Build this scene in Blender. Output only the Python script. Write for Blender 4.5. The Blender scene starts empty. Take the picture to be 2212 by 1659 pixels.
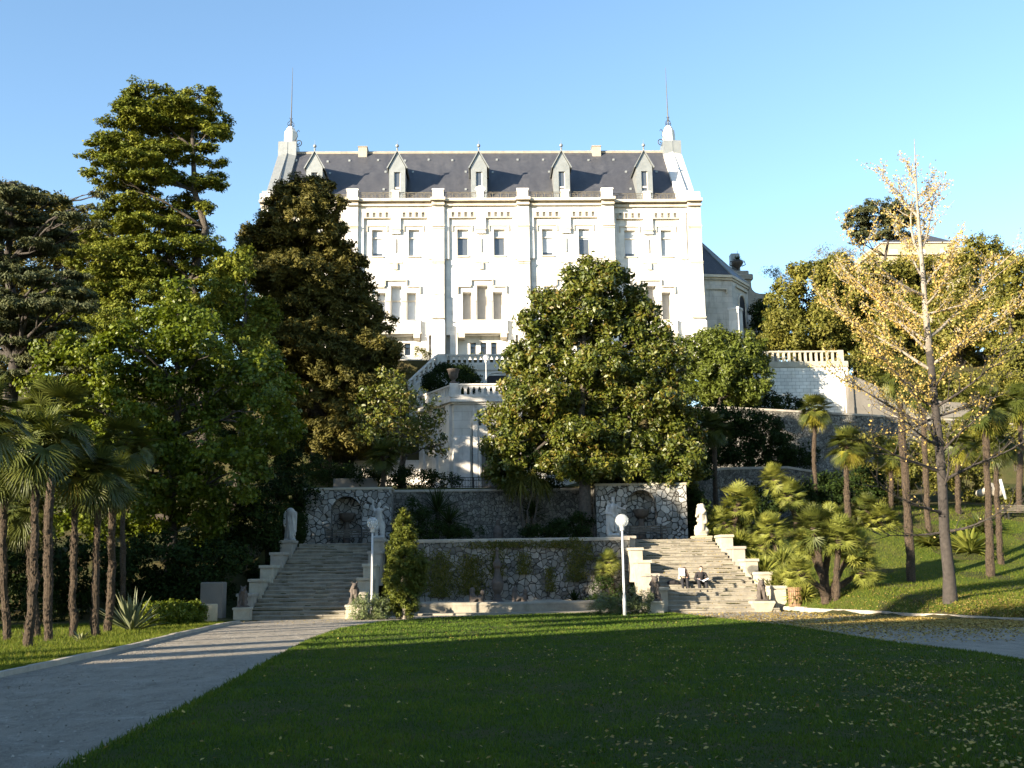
import bpy, math, random
import numpy as np
from mathutils import Vector, Matrix, Euler
R = math.radians
sc = bpy.context.scene
C = sc.collection
# ------------------------------------------------------------------ camera
F, CX, CY = 2335.0, 1106.0, 829.5            # focal length and centre of the photograph, in a 2212 px wide copy
EYE = Vector((0, 0, 1.9))
ROT = Matrix.Rotation(R(-1.6), 3, 'Z') @ Matrix.Rotation(R(100.0), 3, 'X') @ Matrix.Rotation(R(-0.8), 3, 'Z')
cam_data = bpy.data.cameras.new("camera")
cam = bpy.data.objects.new("camera", cam_data); C.objects.link(cam)
cam.matrix_world = Matrix.Translation(EYE) @ ROT.to_4x4()
cam_data.sensor_width = 36; cam_data.lens = 36 * F / 2212.0
cam_data.clip_start = 0.3; cam_data.clip_end = 3000
sc.camera = cam
# ------------------------------------------------------------------ light
SUN_EL, SUN_AZ = 14.0, 52.0                  # elevation; angle to the left of straight behind the camera
sdir = Vector((-math.sin(R(SUN_AZ))*math.cos(R(SUN_EL)), -math.cos(R(SUN_AZ))*math.cos(R(SUN_EL)), math.sin(R(SUN_EL))))
w = bpy.data.worlds.new("World"); sc.world = w; w.use_nodes = True
nt = w.node_tree; bg = nt.nodes["Background"]
sky = nt.nodes.new("ShaderNodeTexSky"); sky.sky_type = 'NISHITA'; sky.sun_disc = False
sky.sun_elevation = R(SUN_EL); sky.sun_rotation = math.atan2(sdir.x, sdir.y)
sky.air_density = 1.0; sky.dust_density = 0.2; sky.ozone_density = 1.6; sky.altitude = 0
hs = nt.nodes.new('ShaderNodeHueSaturation'); hs.inputs['Saturation'].default_value = 1.08; hs.inputs['Hue'].default_value = .500
nt.links.new(sky.outputs[0], hs.inputs['Color']); nt.links.new(hs.outputs[0], bg.inputs[0]); bg.inputs[1].default_value = 0.092
sl = bpy.data.lights.new("sun", 'SUN'); sl.energy = 4.9; sl.angle = R(0.5); sl.color = (1.0, 0.86, 0.66)
so = bpy.data.objects.new("sun", sl); C.objects.link(so)
so.rotation_euler = (-sdir).to_track_quat('-Z', 'Y').to_euler(); so.location = (-60, -60, 60)
sc.view_settings.view_transform = 'Standard'; sc.view_settings.look = 'None'
sc.view_settings.exposure = 1.98; sc.view_settings.gamma = 1.0; sc.view_settings.use_curve_mapping = False
sc.render.engine = 'CYCLES'
sc.cycles.max_bounces = 5; sc.cycles.diffuse_bounces = 2; sc.cycles.glossy_bounces = 2
sc.cycles.transmission_bounces = 3; sc.cycles.transparent_max_bounces = 6
sc.cycles.use_adaptive_sampling = True; sc.cycles.adaptive_threshold = 0.02
sc.cycles.use_denoising = True
try: sc.cycles.denoiser = 'OPENIMAGEDENOISE'
except Exception: pass

# ------------------------------------------------------------------ measuring
def ray(px, py): return (ROT @ Vector(((px-CX)/F, (CY-py)/F, -1.0))).normalized()
def P(px, py, Y):
    d = ray(px, py); return EYE + d * (Y / d.y)
def G(px, py, z=0.0):
    d = ray(px, py); return EYE + d * ((z-EYE.z) / d.z)
def mpp(Y): return Y / F

def sstep(a, b, x):
    t = min(1, max(0, (x-a)/(b-a))); return t*t*(3-2*t)
def pl(pts, x):
    if x <= pts[0][0]: return pts[0][1]
    for (a, za), (b, zb) in zip(pts, pts[1:]):
        if x <= b: return za + (zb-za)*(x-a)/(b-a)
    return pts[-1][1]
TOP = 21.6
CEN = [(58.1, 0), (58.2, 3.7), (66.5, 3.7), (66.6, 7.2), (78, 7.9), (84.0, 8.9), (84.1, 14.2), (92.4, 14.8), (92.5, 20.4), (103, TOP), (300, TOP+2)]
CENS = [(60.2, 0), (60.3, 3.7)] + CEN[2:]
LEF = [(49, 0), (52, .15), (62, 3.7), (68, 5.5), (80, 9.5), (92, 16), (104, TOP), (300, TOP+2)]
def rightz(x, y):
    d = (x-13.9)*.947 + (y-52.6)*.325
    if d <= 0: return 0.0
    a = .05 + d*(.42+.9*math.exp(-max(0, x-13.9)/1.5)); b = pl([(34, .15), (47, .9), (52, 1.25), (56, 2.0), (60, 3.3), (66, 5.2), (82, 8.0), (104, 21)], y)
    z = (a+b-math.sqrt((a-b)**2+.12))/2; z = max(z, .03)
    if y > 82.4: z += 3.2*sstep(82.4, 82.9, y)
    return min(z, TOP+1.5)
def TZ(x, y):
    c = pl(CENS if (-11.6 < x < -4.9 or 7.6 < x < 14.2) else CEN, y)
    if x < -11.2: c = c + (pl(LEF, y)-c)*sstep(-11.2, -12.6, x)
    if x > 13.0:
        t = sstep(13.0, 14.6, x) if y > 58 else sstep(13.9, 14.3, x)
        c = c + (rightz(x, y)-c)*t
    return c
def hit(px, py, y0=12, y1=140):
    d = ray(px, py); y = y0; prev = None
    while y < y1:
        p = EYE + d*(y/d.y)
        if p.z <= TZ(p.x, p.y): return Vector((p.x, p.y, TZ(p.x, p.y)))
        y += .1
    return EYE + d*(y1/d.y)
def onground(px, Y, py=1250):
    x = P(px, py, Y).x; return Vector((x, Y, TZ(x, Y)))

# ------------------------------------------------------------------ mesh tools
class MB:
    def __init__(s): s.v = []; s.f = []; s.n = 0; s.big = []; s.smooth = False
    def add(s, vs, fs):
        o = len(s.v); s.v.extend([tuple(v) for v in vs]); s.f.extend([tuple(i+o for i in f) for f in fs]); return s
    def quad(s, a, b, c, d): return s.add([a, b, c, d], [(0, 1, 2, 3)])
    def box(s, x0, x1, y0, y1, z0, z1):
        return s.add([(x0,y0,z0),(x1,y0,z0),(x1,y1,z0),(x0,y1,z0),(x0,y0,z1),(x1,y0,z1),(x1,y1,z1),(x0,y1,z1)],
                     [(0,3,2,1),(4,5,6,7),(0,1,5,4),(1,2,6,5),(2,3,7,6),(3,0,4,7)])
    def bbox(s, x0, x1, y0, y1, z0, z1, b=.02):        # box with chamfered top edges
        m = [(x0,y0,z0),(x1,y0,z0),(x1,y1,z0),(x0,y1,z0),(x0,y0,z1-b),(x1,y0,z1-b),(x1,y1,z1-b),(x0,y1,z1-b),
             (x0+b,y0+b,z1),(x1-b,y0+b,z1),(x1-b,y1-b,z1),(x0+b,y1-b,z1)]
        return s.add(m, [(0,3,2,1),(0,1,5,4),(1,2,6,5),(2,3,7,6),(3,0,4,7),(4,5,9,8),(5,6,10,9),(6,7,11,10),(7,4,8,11),(8,9,10,11)])
    def obox(s, c, ux, uy, hx, hy, z0, z1):            # box turned in plan
        c = Vector(c); ux = Vector(ux); uy = Vector(uy); q = []
        for z in (z0, z1):
            for a, b in ((-1,-1),(1,-1),(1,1),(-1,1)):
                p = c + ux*hx*a + uy*hy*b; q.append((p.x, p.y, z))
        return s.add(q, [(0,3,2,1),(4,5,6,7),(0,1,5,4),(1,2,6,5),(2,3,7,6),(3,0,4,7)])
    def prism(s, poly, z0, z1):
        n = len(poly); vs = [(x, y, z0) for x, y in poly] + [(x, y, z1) for x, y in poly]
        return s.add(vs, [tuple(range(n-1, -1, -1)), tuple(range(n, 2*n))] + [(i, (i+1) % n, n+(i+1) % n, n+i) for i in range(n)])
    def xprism(s, poly, x0, x1):                        # poly in (y, z), stretched along x
        n = len(poly); vs = [(x0, y, z) for y, z in poly] + [(x1, y, z) for y, z in poly]
        return s.add(vs, [tuple(range(n)), tuple(range(2*n-1, n-1, -1))] + [(i, n+i, n+(i+1) % n, (i+1) % n) for i in range(n)])
    def yprism(s, poly, y0, y1):                        # poly in (x, z), stretched along y
        n = len(poly); vs = [(x, y0, z) for x, z in poly] + [(x, y1, z) for x, z in poly]
        return s.add(vs, [tuple(range(n)), tuple(range(2*n-1, n-1, -1))] + [(i, n+i, n+(i+1) % n, (i+1) % n) for i in range(n)])
    def tube(s, pts, rads, n=8, cap=True):
        pts = [Vector(p) for p in pts]; m = len(pts)
        if not hasattr(rads, '__len__'): rads = [rads]*m
        o = len(s.v); up = Vector((0.13, 0.21, 1)).normalized(); prev = None
        for i, p in enumerate(pts):
            t = (pts[min(i+1, m-1)] - pts[max(i-1, 0)])
            t = t.normalized() if t.length > 1e-9 else Vector((0, 0, 1))
            if prev is None:
                a = t.cross(up if abs(t.dot(up)) < .95 else Vector((1, 0, 0))).normalized()
            else:
                a = prev - t*prev.dot(t); a = a.normalized() if a.length > 1e-6 else t.orthogonal().normalized()
            prev = a; b = t.cross(a)
            for k in range(n):
                th = 2*math.pi*k/n; s.v.append(tuple(p + (a*math.cos(th) + b*math.sin(th))*rads[i]))
        for i in range(m-1):
            for k in range(n):
                s.f.append((o+i*n+k, o+i*n+(k+1) % n, o+(i+1)*n+(k+1) % n, o+(i+1)*n+k))
        if cap:
            s.f.append(tuple(o+k for k in range(n-1, -1, -1))); s.f.append(tuple(o+(m-1)*n+k for k in range(n)))
        return s
    def lathe(s, prof, c, n=20, sx=1, sy=1):
        o = len(s.v); m = len(prof)
        for r, z in prof:
            for k in range(n):
                th = 2*math.pi*(k+.5)/n; s.v.append((c[0]+r*sx*math.cos(th), c[1]+r*sy*math.sin(th), c[2]+z))
        for i in range(m-1):
            for k in range(n): s.f.append((o+i*n+k, o+i*n+(k+1) % n, o+(i+1)*n+(k+1) % n, o+(i+1)*n+k))
        s.f.append(tuple(o+k for k in range(n-1, -1, -1))); s.f.append(tuple(o+(m-1)*n+k for k in range(n)))
        return s
    def ball(s, c, r, n=12, m=8, sc_=(1, 1, 1)):
        return s.lathe([(max(.001, r*sc_[0]*math.sin(math.pi*i/m)), -r*sc_[2]*math.cos(math.pi*i/m)) for i in range(m+1)], c, n, 1, sc_[1]/sc_[0])
    def ring(s, c, r, t, n=20, axis='Y', k=5):
        pts = []
        for i in range(n+1):
            a = 2*math.pi*i/n; u, v = r*math.cos(a), r*math.sin(a)
            pts.append((c[0]+u, c[1], c[2]+v) if axis == 'Y' else (c[0], c[1]+u, c[2]+v) if axis == 'X' else (c[0]+u, c[1]+v, c[2]))
        return s.tube(pts, t, k, False)
    def arr(s, V, Fq, rnd=None):                        # numpy block: verts (n,3), faces (m,4) or (m,3)
        s.big.append((np.asarray(V, np.float32), np.asarray(Fq, np.int32), rnd)); return s

def build(name, mb, mat, parent=None, smooth=False):
    off = Vector((0, 0, 0))
    if parent is not None:
        r = parent
        while r.parent: r = r.parent
        off = r.location
    me = bpy.data.meshes.new(name)
    if mb.big:
        vs, loops, starts, tot, rn = [], [], [], [], []
        nv = nl = 0
        if mb.v:
            raise ValueError("mix")
        for V, Fq, rnd in mb.big:
            k = Fq.shape[1]; vs.append(V); loops.append((Fq+nv).ravel())
            starts.append(nl + np.arange(len(Fq))*k); nl += Fq.size; nv += len(V)
            tot.append(np.full(len(Fq), k)); rn.append(rnd if rnd is not None else np.random.rand(len(Fq)))
        V = np.concatenate(vs) - np.array(off, np.float32); L = np.concatenate(loops); S = np.concatenate(starts)
        me.vertices.add(len(V)); me.vertices.foreach_set("co", V.ravel())
        me.loops.add(len(L)); me.loops.foreach_set("vertex_index", L.astype(np.int32))
        me.polygons.add(len(S)); me.polygons.foreach_set("loop_start", S.astype(np.int32))
        at = me.attributes.new("rnd", 'FLOAT', 'FACE'); at.data.foreach_set("value", np.concatenate(rn).astype(np.float32))
        me.update(calc_edges=True)
    else:
        me.from_pydata([(x-off.x, y-off.y, z-off.z) for x, y, z in mb.v], [], mb.f); me.update()
    me.materials.append(mat)
    if smooth: me.polygons.foreach_set("use_smooth", [True]*len(me.polygons))
    o = bpy.data.objects.new(name, me); C.objects.link(o)
    if parent is not None: o.parent = parent
    return o
def thing(name, label, cat, loc=(0, 0, 0), group=None):
    o = bpy.data.objects.new(name, None); C.objects.link(o); o.location = loc
    o.empty_display_size = .3; tag(o, label, cat, group); return o
def tag(o, label=None, cat=None, group=None, kind=None):
    if label: o["label"] = label
    if cat: o["category"] = cat
    if group: o["group"] = group
    if kind: o["kind"] = kind
    return o
def copy_tree(o, parent=None):
    c = o.copy(); C.objects.link(c)
    if parent is not None: c.parent = parent
    for ch in [q for q in ALLCH.get(o.name, [])]: copy_tree(ch, c)
    return c
ALLCH = {}
def index_children():
    ALLCH.clear()
    for o in C.objects:
        if o.parent: ALLCH.setdefault(o.parent.name, []).append(o)
def copy_thing(o, loc=None, rz=0, s=1.0, label=None):
    index_children(); c = copy_tree(o)
    if loc is not None: c.location = loc
    c.rotation_euler = (0, 0, rz); c.scale = (s, s, s) if not hasattr(s, '__len__') else s
    if label: c["label"] = label
    return c

# ------------------------------------------------------------------ materials
def newmat(name):
    m = bpy.data.materials.new(name); m.use_nodes = True; t = m.node_tree
    return m, t, t.nodes["Principled BSDF"]
def N(t, ty, **kw):
    n = t.nodes.new(ty)
    for k, v in kw.items():
        if k == 'inp':
            for a, b in v.items(): n.inputs[a].default_value = b
        else: setattr(n, k, v)
    return n
def ramp(t, fac, stops):
    r = N(t, "ShaderNodeValToRGB"); e = r.color_ramp.elements
    while len(e) < len(stops): e.new(.5)
    for x, (p, c) in zip(e, stops): x.position = p; x.color = (*c, 1) if len(c) == 3 else c
    t.links.new(fac, r.inputs[0]); return r.outputs[0]
def mix(t, fac, a, b, mode='MIX'):
    m = N(t, "ShaderNodeMixRGB", blend_type=mode)
    for i, s in ((0, fac), (1, a), (2, b)):
        if hasattr(s, 'is_linked') or hasattr(s, 'links'): t.links.new(s, m.inputs[i])
        else: m.inputs[i].default_value = s if i == 0 else (*s, 1)
    return m.outputs[0]
def noise(t, scale, detail=5, rough=.6, vec=None, dist=0):
    n = N(t, "ShaderNodeTexNoise", inp={'Scale': scale, 'Detail': detail, 'Roughness': rough, 'Distortion': dist})
    if vec is not None: t.links.new(vec, n.inputs['Vector'])
    return n.outputs[0]
def coords(t, scale=(1, 1, 1), rot=(0, 0, 0)):
    g = N(t, "ShaderNodeNewGeometry"); m = N(t, "ShaderNodeMapping"); m.inputs['Scale'].default_value = scale; m.inputs['Rotation'].default_value = rot
    t.links.new(g.outputs['Position'], m.inputs[0]); return m.outputs[0]
def bump(t, b, h, dist=.02, strength=1):
    n = N(t, "ShaderNodeBump", inp={'Strength': strength, 'Distance': dist}); t.links.new(h, n.inputs['Height'])
    t.links.new(n.outputs[0], b.inputs['Normal']); return n
def stone(name, c1, c2, scale=1.2, stain=(.10, .10, .09), st=.45, joints=None, rough=.85, bd=.015):
    m, t, b = newmat(name); v = coords(t)
    col = ramp(t, noise(t, scale, 8, .65, v), [(.3, c1), (.7, c2)])
    sv = coords(t, (.9, .9, .22))
    col = mix(t, ramp(t, noise(t, 1.6, 6, .7, sv), [(.52, (0, 0, 0)), (.75, (st, st, st))]), col, stain)
    if joints:
        bw, bh, js = joints
        sp = N(t, "ShaderNodeSeparateXYZ"); t.links.new(v, sp.inputs[0])
        ad = N(t, "ShaderNodeMath", operation='ADD'); t.links.new(sp.outputs[0], ad.inputs[0]); t.links.new(sp.outputs[1], ad.inputs[1])
        cb = N(t, "ShaderNodeCombineXYZ"); t.links.new(ad.outputs[0], cb.inputs[0]); t.links.new(sp.outputs[2], cb.inputs[1])
        br = N(t, "ShaderNodeTexBrick", inp={'Scale': 1.0, 'Mortar Size': .014 if bw > .5 else .02, 'Brick Width': bw, 'Row Height': bh, 'Mortar Smooth': .3})
        br.inputs['Color1'].default_value = (1, 1, 1, 1); br.inputs['Color2'].default_value = (.86, .86, .86, 1)
        br.inputs['Mortar'].default_value = (js, js, js, 1); t.links.new(cb.outputs[0], br.inputs[0])
        col = mix(t, 1.0, col, br.outputs[0], 'MULTIPLY')
        bump(t, b, br.outputs[0], .01, .6)
    else:
        bump(t, b, noise(t, scale*12, 6, .7, v), bd, .8)
    t.links.new(col, b.inputs['Base Color']); b.inputs['Roughness'].default_value = rough
    return m
def rubble(name, c1, c2, mortar, scale=2.6, edge=.055, moss=None):
    m, t, b = newmat(name); v0 = coords(t)
    n3 = N(t, "ShaderNodeTexNoise", inp={'Scale': 1.7, 'Detail': 2}); t.links.new(v0, n3.inputs[0])
    av = N(t, "ShaderNodeVectorMath", operation='MULTIPLY_ADD'); t.links.new(n3.outputs['Color'], av.inputs[0]); av.inputs[1].default_value = (.35, .35, .35); t.links.new(v0, av.inputs[2])
    e = N(t, "ShaderNodeTexVoronoi", feature='DISTANCE_TO_EDGE', inp={'Scale': scale}); t.links.new(av.outputs[0], e.inputs[0])
    c = N(t, "ShaderNodeTexVoronoi", feature='F1', inp={'Scale': scale}); t.links.new(av.outputs[0], c.inputs[0])
    sp = N(t, "ShaderNodeSeparateColor"); t.links.new(c.outputs['Color'], sp.inputs[0])
    col = ramp(t, sp.outputs[0], [(0, c1), (1, c2)])
    col = mix(t, .45, col, ramp(t, noise(t, 9, 6, .7, v0), [(.3, (.25, .24, .2)), (.7, (.9, .88, .82))]), 'MULTIPLY')
    mk = ramp(t, e.outputs[0], [(edge*.4, (0, 0, 0)), (edge, (1, 1, 1))])
    col = mix(t, mk, mortar, col)
    col = mix(t, ramp(t, noise(t, .7, 5, .7, v0), [(.5, (0, 0, 0)), (.72, (.6, .6, .6))]), col, moss or (.08, .075, .055))
    t.links.new(col, b.inputs['Base Color']); b.inputs['Roughness'].default_value = .9
    bump(t, b, mix(t, .45, mk, noise(t, 7, 6, .7, v0)), .10, 1.0); return m
def leafmat(name, cols, rough=.6, trans=.25, spec=.22, varscale=.35):
    m, t, b = newmat(name); a = N(t, "ShaderNodeAttribute", attribute_name="rnd")
    k = len(cols); col = ramp(t, a.outputs['Fac'], [(i/(k-1), c) for i, c in enumerate(cols)])
    v = coords(t)
    col = mix(t, .55, col, ramp(t, noise(t, varscale, 3, .6, v), [(.3, (.55, .62, .5)), (.7, (1.25, 1.12, .9))]), 'MULTIPLY')
    t.links.new(col, b.inputs['Base Color']); b.inputs['Roughness'].default_value = rough
    b.inputs['Specular IOR Level'].default_value = spec
    if trans > 0:
        tr = N(t, "ShaderNodeBsdfTranslucent"); t.links.new(mix(t, 1.0, col, (1.3, 1.25, .5), 'MULTIPLY'), tr.inputs[0])
        ms = N(t, "ShaderNodeMixShader"); ms.inputs[0].default_value = trans
        t.links.new(b.outputs[0], ms.inputs[1]); t.links.new(tr.outputs[0], ms.inputs[2])
        t.links.new(ms.outputs[0], t.nodes["Material Output"].inputs[0])
    return m
def plain(name, c, rough=.6, metal=0, var=.25, scale=6, bd=0):
    m, t, b = newmat(name); v = coords(t)
    col = ramp(t, noise(t, scale, 5, .6, v), [(.3, tuple(x*(1-var) for x in c)), (.7, tuple(min(1, x*(1+var)) for x in c))])
    t.links.new(col, b.inputs['Base Color']); b.inputs['Roughness'].default_value = rough; b.inputs['Metallic'].default_value = metal
    if bd: bump(t, b, noise(t, scale*6, 6, .7, v), bd, 1)
    return m
M = {}
M['facade'] = stone('facade_stone', (.62, .605, .575), (.76, .745, .71), .5, (.20, .18, .14), .62, (1.1, .42, .93))
M['trim'] = stone('trim_stone', (.40, .36, .29), (.56, .51, .43), .9, (.16, .13, .09), .6)
M['pavilion'] = stone('pavilion_stone', (.42, .395, .35), (.58, .55, .50), .8, (.15, .135, .11), .6, (1.5, .62, .6))
M['balustrade'] = stone('balustrade_stone', (.42, .40, .365), (.58, .55, .51), 1.4, (.14, .13, .11), .6)
M['ashlar'] = stone('white_block_wall', (.60, .58, .53), (.80, .78, .73), 1.1, (.3, .28, .24), .4, (.62, .30, .30))
M['steps'] = stone('worn_step_stone', (.165, .148, .118), (.29, .262, .205), 1.5, (.09, .08, .055), .75, None, .9, .03)
M['plinth'] = stone('plinth_stone', (.24, .215, .18), (.36, .325, .27), 2, (.16, .14, .11), .6)
M['whitestone'] = stone('white_stone', (.30, .27, .205), (.44, .40, .315), 2, (.26, .23, .17), .5)
M['marble'] = stone('weathered_marble', (.30, .29, .275), (.48, .47, .445), 3, (.08, .075, .07), .8)
M['bronze'] = stone('dark_weathered_stone', (.05, .04, .033), (.11, .09, .075), 4, (.02, .02, .02), .6)
M['rubble'] = rubble('rubble_wall', (.12, .115, .105), (.35, .34, .315), (.028, .024, .018), 3.4, .07)
M['rubble_pale'] = rubble('pale_rubble_wall', (.20, .20, .19), (.50, .49, .47), (.03, .026, .02), 3.0, .07)
M['rubble_fine'] = rubble('fine_rubble_wall', (.10, .095, .085), (.26, .25, .22), (.028, .024, .02), 4.6, .07)
M['concrete'] = stone('old_concrete', (.12, .11, .095), (.17, .155, .135), .8, (.13, .12, .10), .6)
M['zinc'] = plain('zinc_sheet', (.235, .25, .25), .45, .35, .12, 2)
M['iron'] = plain('wrought_iron', (.035, .033, .03), .5, .4, .3, 9)
M['railiron'] = plain('weathered_iron', (.13, .115, .085), .6, .2, .3, 9)
M['bark'] = plain('bark', (.055, .045, .035), .9, 0, .5, 7, .04)
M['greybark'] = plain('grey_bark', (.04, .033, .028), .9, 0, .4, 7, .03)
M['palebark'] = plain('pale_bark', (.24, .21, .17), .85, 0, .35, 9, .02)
M['palmbark'] = plain('fibrous_palm_bark', (.065, .045, .028), .95, 0, .6, 16, .06)
M['wood'] = plain('old_wood', (.10, .085, .065), .8, 0, .35, 8, .01)
M['binwood'] = plain('brown_slats', (.21, .125, .065), .7, 0, .35, 12)
M['sandstone'] = stone('sandy_concrete', (.30, .25, .165), (.40, .345, .24), 3, (.2, .17, .1), .5)
M['white_paint'] = plain('white_paint', (.50, .50, .49), .45, 0, .1, 3)
M['black_cloth'] = plain('black_cloth', (.018, .015, .016), .9, 0, .4, 20)
M['trousers'] = plain('dark_trousers', (.014, .014, .018), .9, 0, .4, 20)
M['beige_cloth'] = plain('beige_cloth', (.42, .36, .27), .9, 0, .2, 20)
M['skin'] = plain('skin', (.50, .30, .21), .55, 0, .12, 20)
M['hair'] = plain('dark_hair', (.03, .018, .012), .6, 0, .4, 30)
M['brownhair'] = plain('brown_hair', (.06, .03, .018), .55, 0, .4, 30)
M['paper'] = plain('paper', (.80, .80, .79), .7, 0, .04, 6)
M['shoe'] = plain('grey_shoe', (.28, .28, .30), .7, 0, .3, 20)
M['shutter'] = plain('blue_grey_blind', (.42, .47, .53), .7, 0, .08, 1.5)  # white blinds, with the shade of the reveals put into the blue-grey
M['beigeblind'] = plain('beige_blind', (.30, .29, .275), .8, 0, .08, 1.5)
M['frame'] = plain('painted_frame', (.55, .50, .42), .6, 0, .1, 3)
M['interior'] = plain('dark_interior', (.02, .02, .022), .9)
def glassmat(name, c, rough=.08):
    m, t, b = newmat(name); b.inputs['Base Color'].default_value = (*c, 1); b.inputs['Roughness'].default_value = rough
    b.inputs['Specular IOR Level'].default_value = .9; return m
M['pane'] = glassmat('window_glass', (.06, .07, .085))
m, t, b = newmat('clear_globe'); b.inputs['Base Color'].default_value = (.75, .78, .78, 1); b.inputs['Roughness'].default_value = .08
b.inputs['Transmission Weight'].default_value = .35; b.inputs['IOR'].default_value = 1.3; b.inputs['Alpha'].default_value = .45; M['globe'] = m
# slate
m, t, b = newmat('slate_roof'); v = coords(t)
sp = N(t, "ShaderNodeSeparateXYZ"); t.links.new(v, sp.inputs[0]); cb = N(t, "ShaderNodeCombineXYZ"); t.links.new(sp.outputs[0], cb.inputs[0]); t.links.new(sp.outputs[2], cb.inputs[1])
br = N(t, "ShaderNodeTexBrick", inp={'Scale': 1, 'Mortar Size': .012, 'Brick Width': .3, 'Row Height': .17, 'Mortar Smooth': .3})
br.inputs['Color1'].default_value = (.050, .053, .064, 1); br.inputs['Color2'].default_value = (.064, .067, .078, 1); br.inputs['Mortar'].default_value = (.02, .02, .024, 1)
t.links.new(cb.outputs[0], br.inputs[0])
col = mix(t, .8, br.outputs[0], ramp(t, noise(t, 1.1, 8, .7, coords(t, (1, .3, .3))), [(.25, (.55, .56, .6)), (.75, (1.5, 1.45, 1.35))]), 'MULTIPLY')
t.links.new(col, b.inputs['Base Color']); b.inputs['Roughness'].default_value = .5; bump(t, b, br.outputs[0], .02, .5); M['slate'] = m
# grass, gravel
def grassmat(name, stops, dry=.5):
    m, t, b = newmat(name); v = coords(t)
    col = ramp(t, noise(t, 14, 6, .75, v), stops)
    col = mix(t, ramp(t, noise(t, .35, 5, .65, v), [(.42, (0, 0, 0)), (.62, (dry, dry, dry))]), col, (.10, .075, .035))
    t.links.new(col, b.inputs['Base Color']); b.inputs['Roughness'].default_value = .9; b.inputs['Specular IOR Level'].default_value = .1
    bump(t, b, noise(t, 30, 5, .8, v), .06, 1); return m
M['grass'] = grassmat('lawn_ground', [(.3, (.02, .035, .006)), (.5, (.035, .062, .010)), (.75, (.06, .09, .018))])
M['soil'] = grassmat('planted_ground', [(.3, (.03, .028, .014)), (.55, (.05, .06, .02)), (.75, (.08, .095, .03))], .7)
m, t, b = newmat('gravel_path'); v = coords(t)
col = ramp(t, noise(t, 60, 4, .8, v), [(.25, (.12, .108, .09)), (.5, (.25, .225, .185)), (.8, (.42, .38, .32))])
col = mix(t, .5, col, ramp(t, noise(t, .8, 5, .6, v), [(.3, (.75, .73, .7)), (.7, (1.25, 1.2, 1.12))]), 'MULTIPLY')
col = mix(t, ramp(t, noise(t, 2.2, 10, .85, coords(t, (1, .3, 1))), [(.48, (0, 0, 0)), (.62, (.6, .6, .6))]), col, (.10, .085, .06))
col = mix(t, ramp(t, noise(t, 1.3, 8, .8, coords(t, (.6, .9, 1), (0, 0, .5))), [(.52, (0, 0, 0)), (.66, (.5, .5, .5))]), col, (.42, .39, .33))
t.links.new(col, b.inputs['Base Color']); b.inputs['Roughness'].default_value = .95; bump(t, b, noise(t, 22, 8, .85, v), .05, 1); M['gravel'] = m
m, t, b = newmat('pond_water'); b.inputs['Base Color'].default_value = (.03, .04, .03, 1); b.inputs['Roughness'].default_value = .06
bump(t, b, noise(t, 5, 3, .6, coords(t)), .01, .4); M['water'] = m
# leaves
M['l_magnolia'] = leafmat('magnolia_leaves', [(.03, .044, .005), (.05, .07, .007), (.078, .095, .010), (.12, .125, .018), (.13, .075, .016)], .45, .12, .4, .5)
M['l_broad'] = leafmat('bright_broad_leaves', [(.045, .066, .007), (.075, .105, .010), (.115, .15, .014), (.16, .185, .024)], .45, .28)
M['l_pine'] = leafmat('pine_needles', [(.05, .075, .012), (.095, .115, .014), (.14, .16, .02), (.18, .185, .028)], .6, .15, .15, .3)
M['l_cypress'] = leafmat('cypress_sprays', [(.05, .05, .012), (.075, .07, .016), (.10, .09, .02), (.13, .11, .028)], .65, .1, .2, .25)
M['l_cedar'] = leafmat('blue_cedar_needles', [(.04, .05, .024), (.065, .078, .04), (.085, .095, .045), (.09, .09, .025)], .65, .1, .2)
M['l_round'] = leafmat('fresh_green_leaves', [(.06, .08, .012), (.085, .11, .018), (.12, .145, .03)], .45, .2)
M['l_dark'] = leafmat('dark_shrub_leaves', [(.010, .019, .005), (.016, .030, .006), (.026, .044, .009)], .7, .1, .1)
M['l_oak'] = leafmat('holm_oak_leaves', [(.065, .072, .014), (.10, .105, .018), (.14, .135, .025), (.16, .145, .035)], .6, .15)
M['l_pale'] = leafmat('pale_grey_leaves', [(.13, .13, .10), (.17, .165, .13), (.2, .18, .13)], .6, .2)
M['l_ginkgo'] = leafmat('yellow_ginkgo_leaves', [(.38, .265, .075), (.46, .34, .11), (.54, .43, .18)], .6, .3, .2)
M['l_juniper'] = leafmat('juniper_sprays', [(.045, .06, .01), (.08, .10, .014), (.13, .14, .02)], .6, .12)
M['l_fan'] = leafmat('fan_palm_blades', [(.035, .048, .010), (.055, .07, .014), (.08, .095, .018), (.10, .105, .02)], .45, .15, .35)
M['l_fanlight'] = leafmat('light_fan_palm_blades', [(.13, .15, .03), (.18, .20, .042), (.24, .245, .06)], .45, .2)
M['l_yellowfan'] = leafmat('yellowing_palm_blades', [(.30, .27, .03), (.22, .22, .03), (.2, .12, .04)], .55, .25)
M['l_agave'] = leafmat('grey_agave_blades', [(.10, .12, .07), (.15, .17, .10), (.20, .21, .13)], .5, .05)
M['l_blade'] = leafmat('grass_blades', [(.034, .066, .007), (.055, .10, .010), (.085, .135, .016), (.12, .12, .03)], .7, .25, .15, .8)
M['l_sunblade'] = leafmat('sunlit_grass_blades', [(.055, .085, .008), (.085, .12, .011), (.12, .15, .016), (.15, .15, .035)], .7, .3, .15, .8)  # blades with sunlight put into the colour, for slope and verge
M['slopegrass'] = grassmat('sunlit_grass_ground', [(.3, (.04, .062, .008)), (.5, (.065, .095, .012)), (.75, (.095, .12, .02))], .35)  # ground under them, colour brightened to read as sunlit
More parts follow.
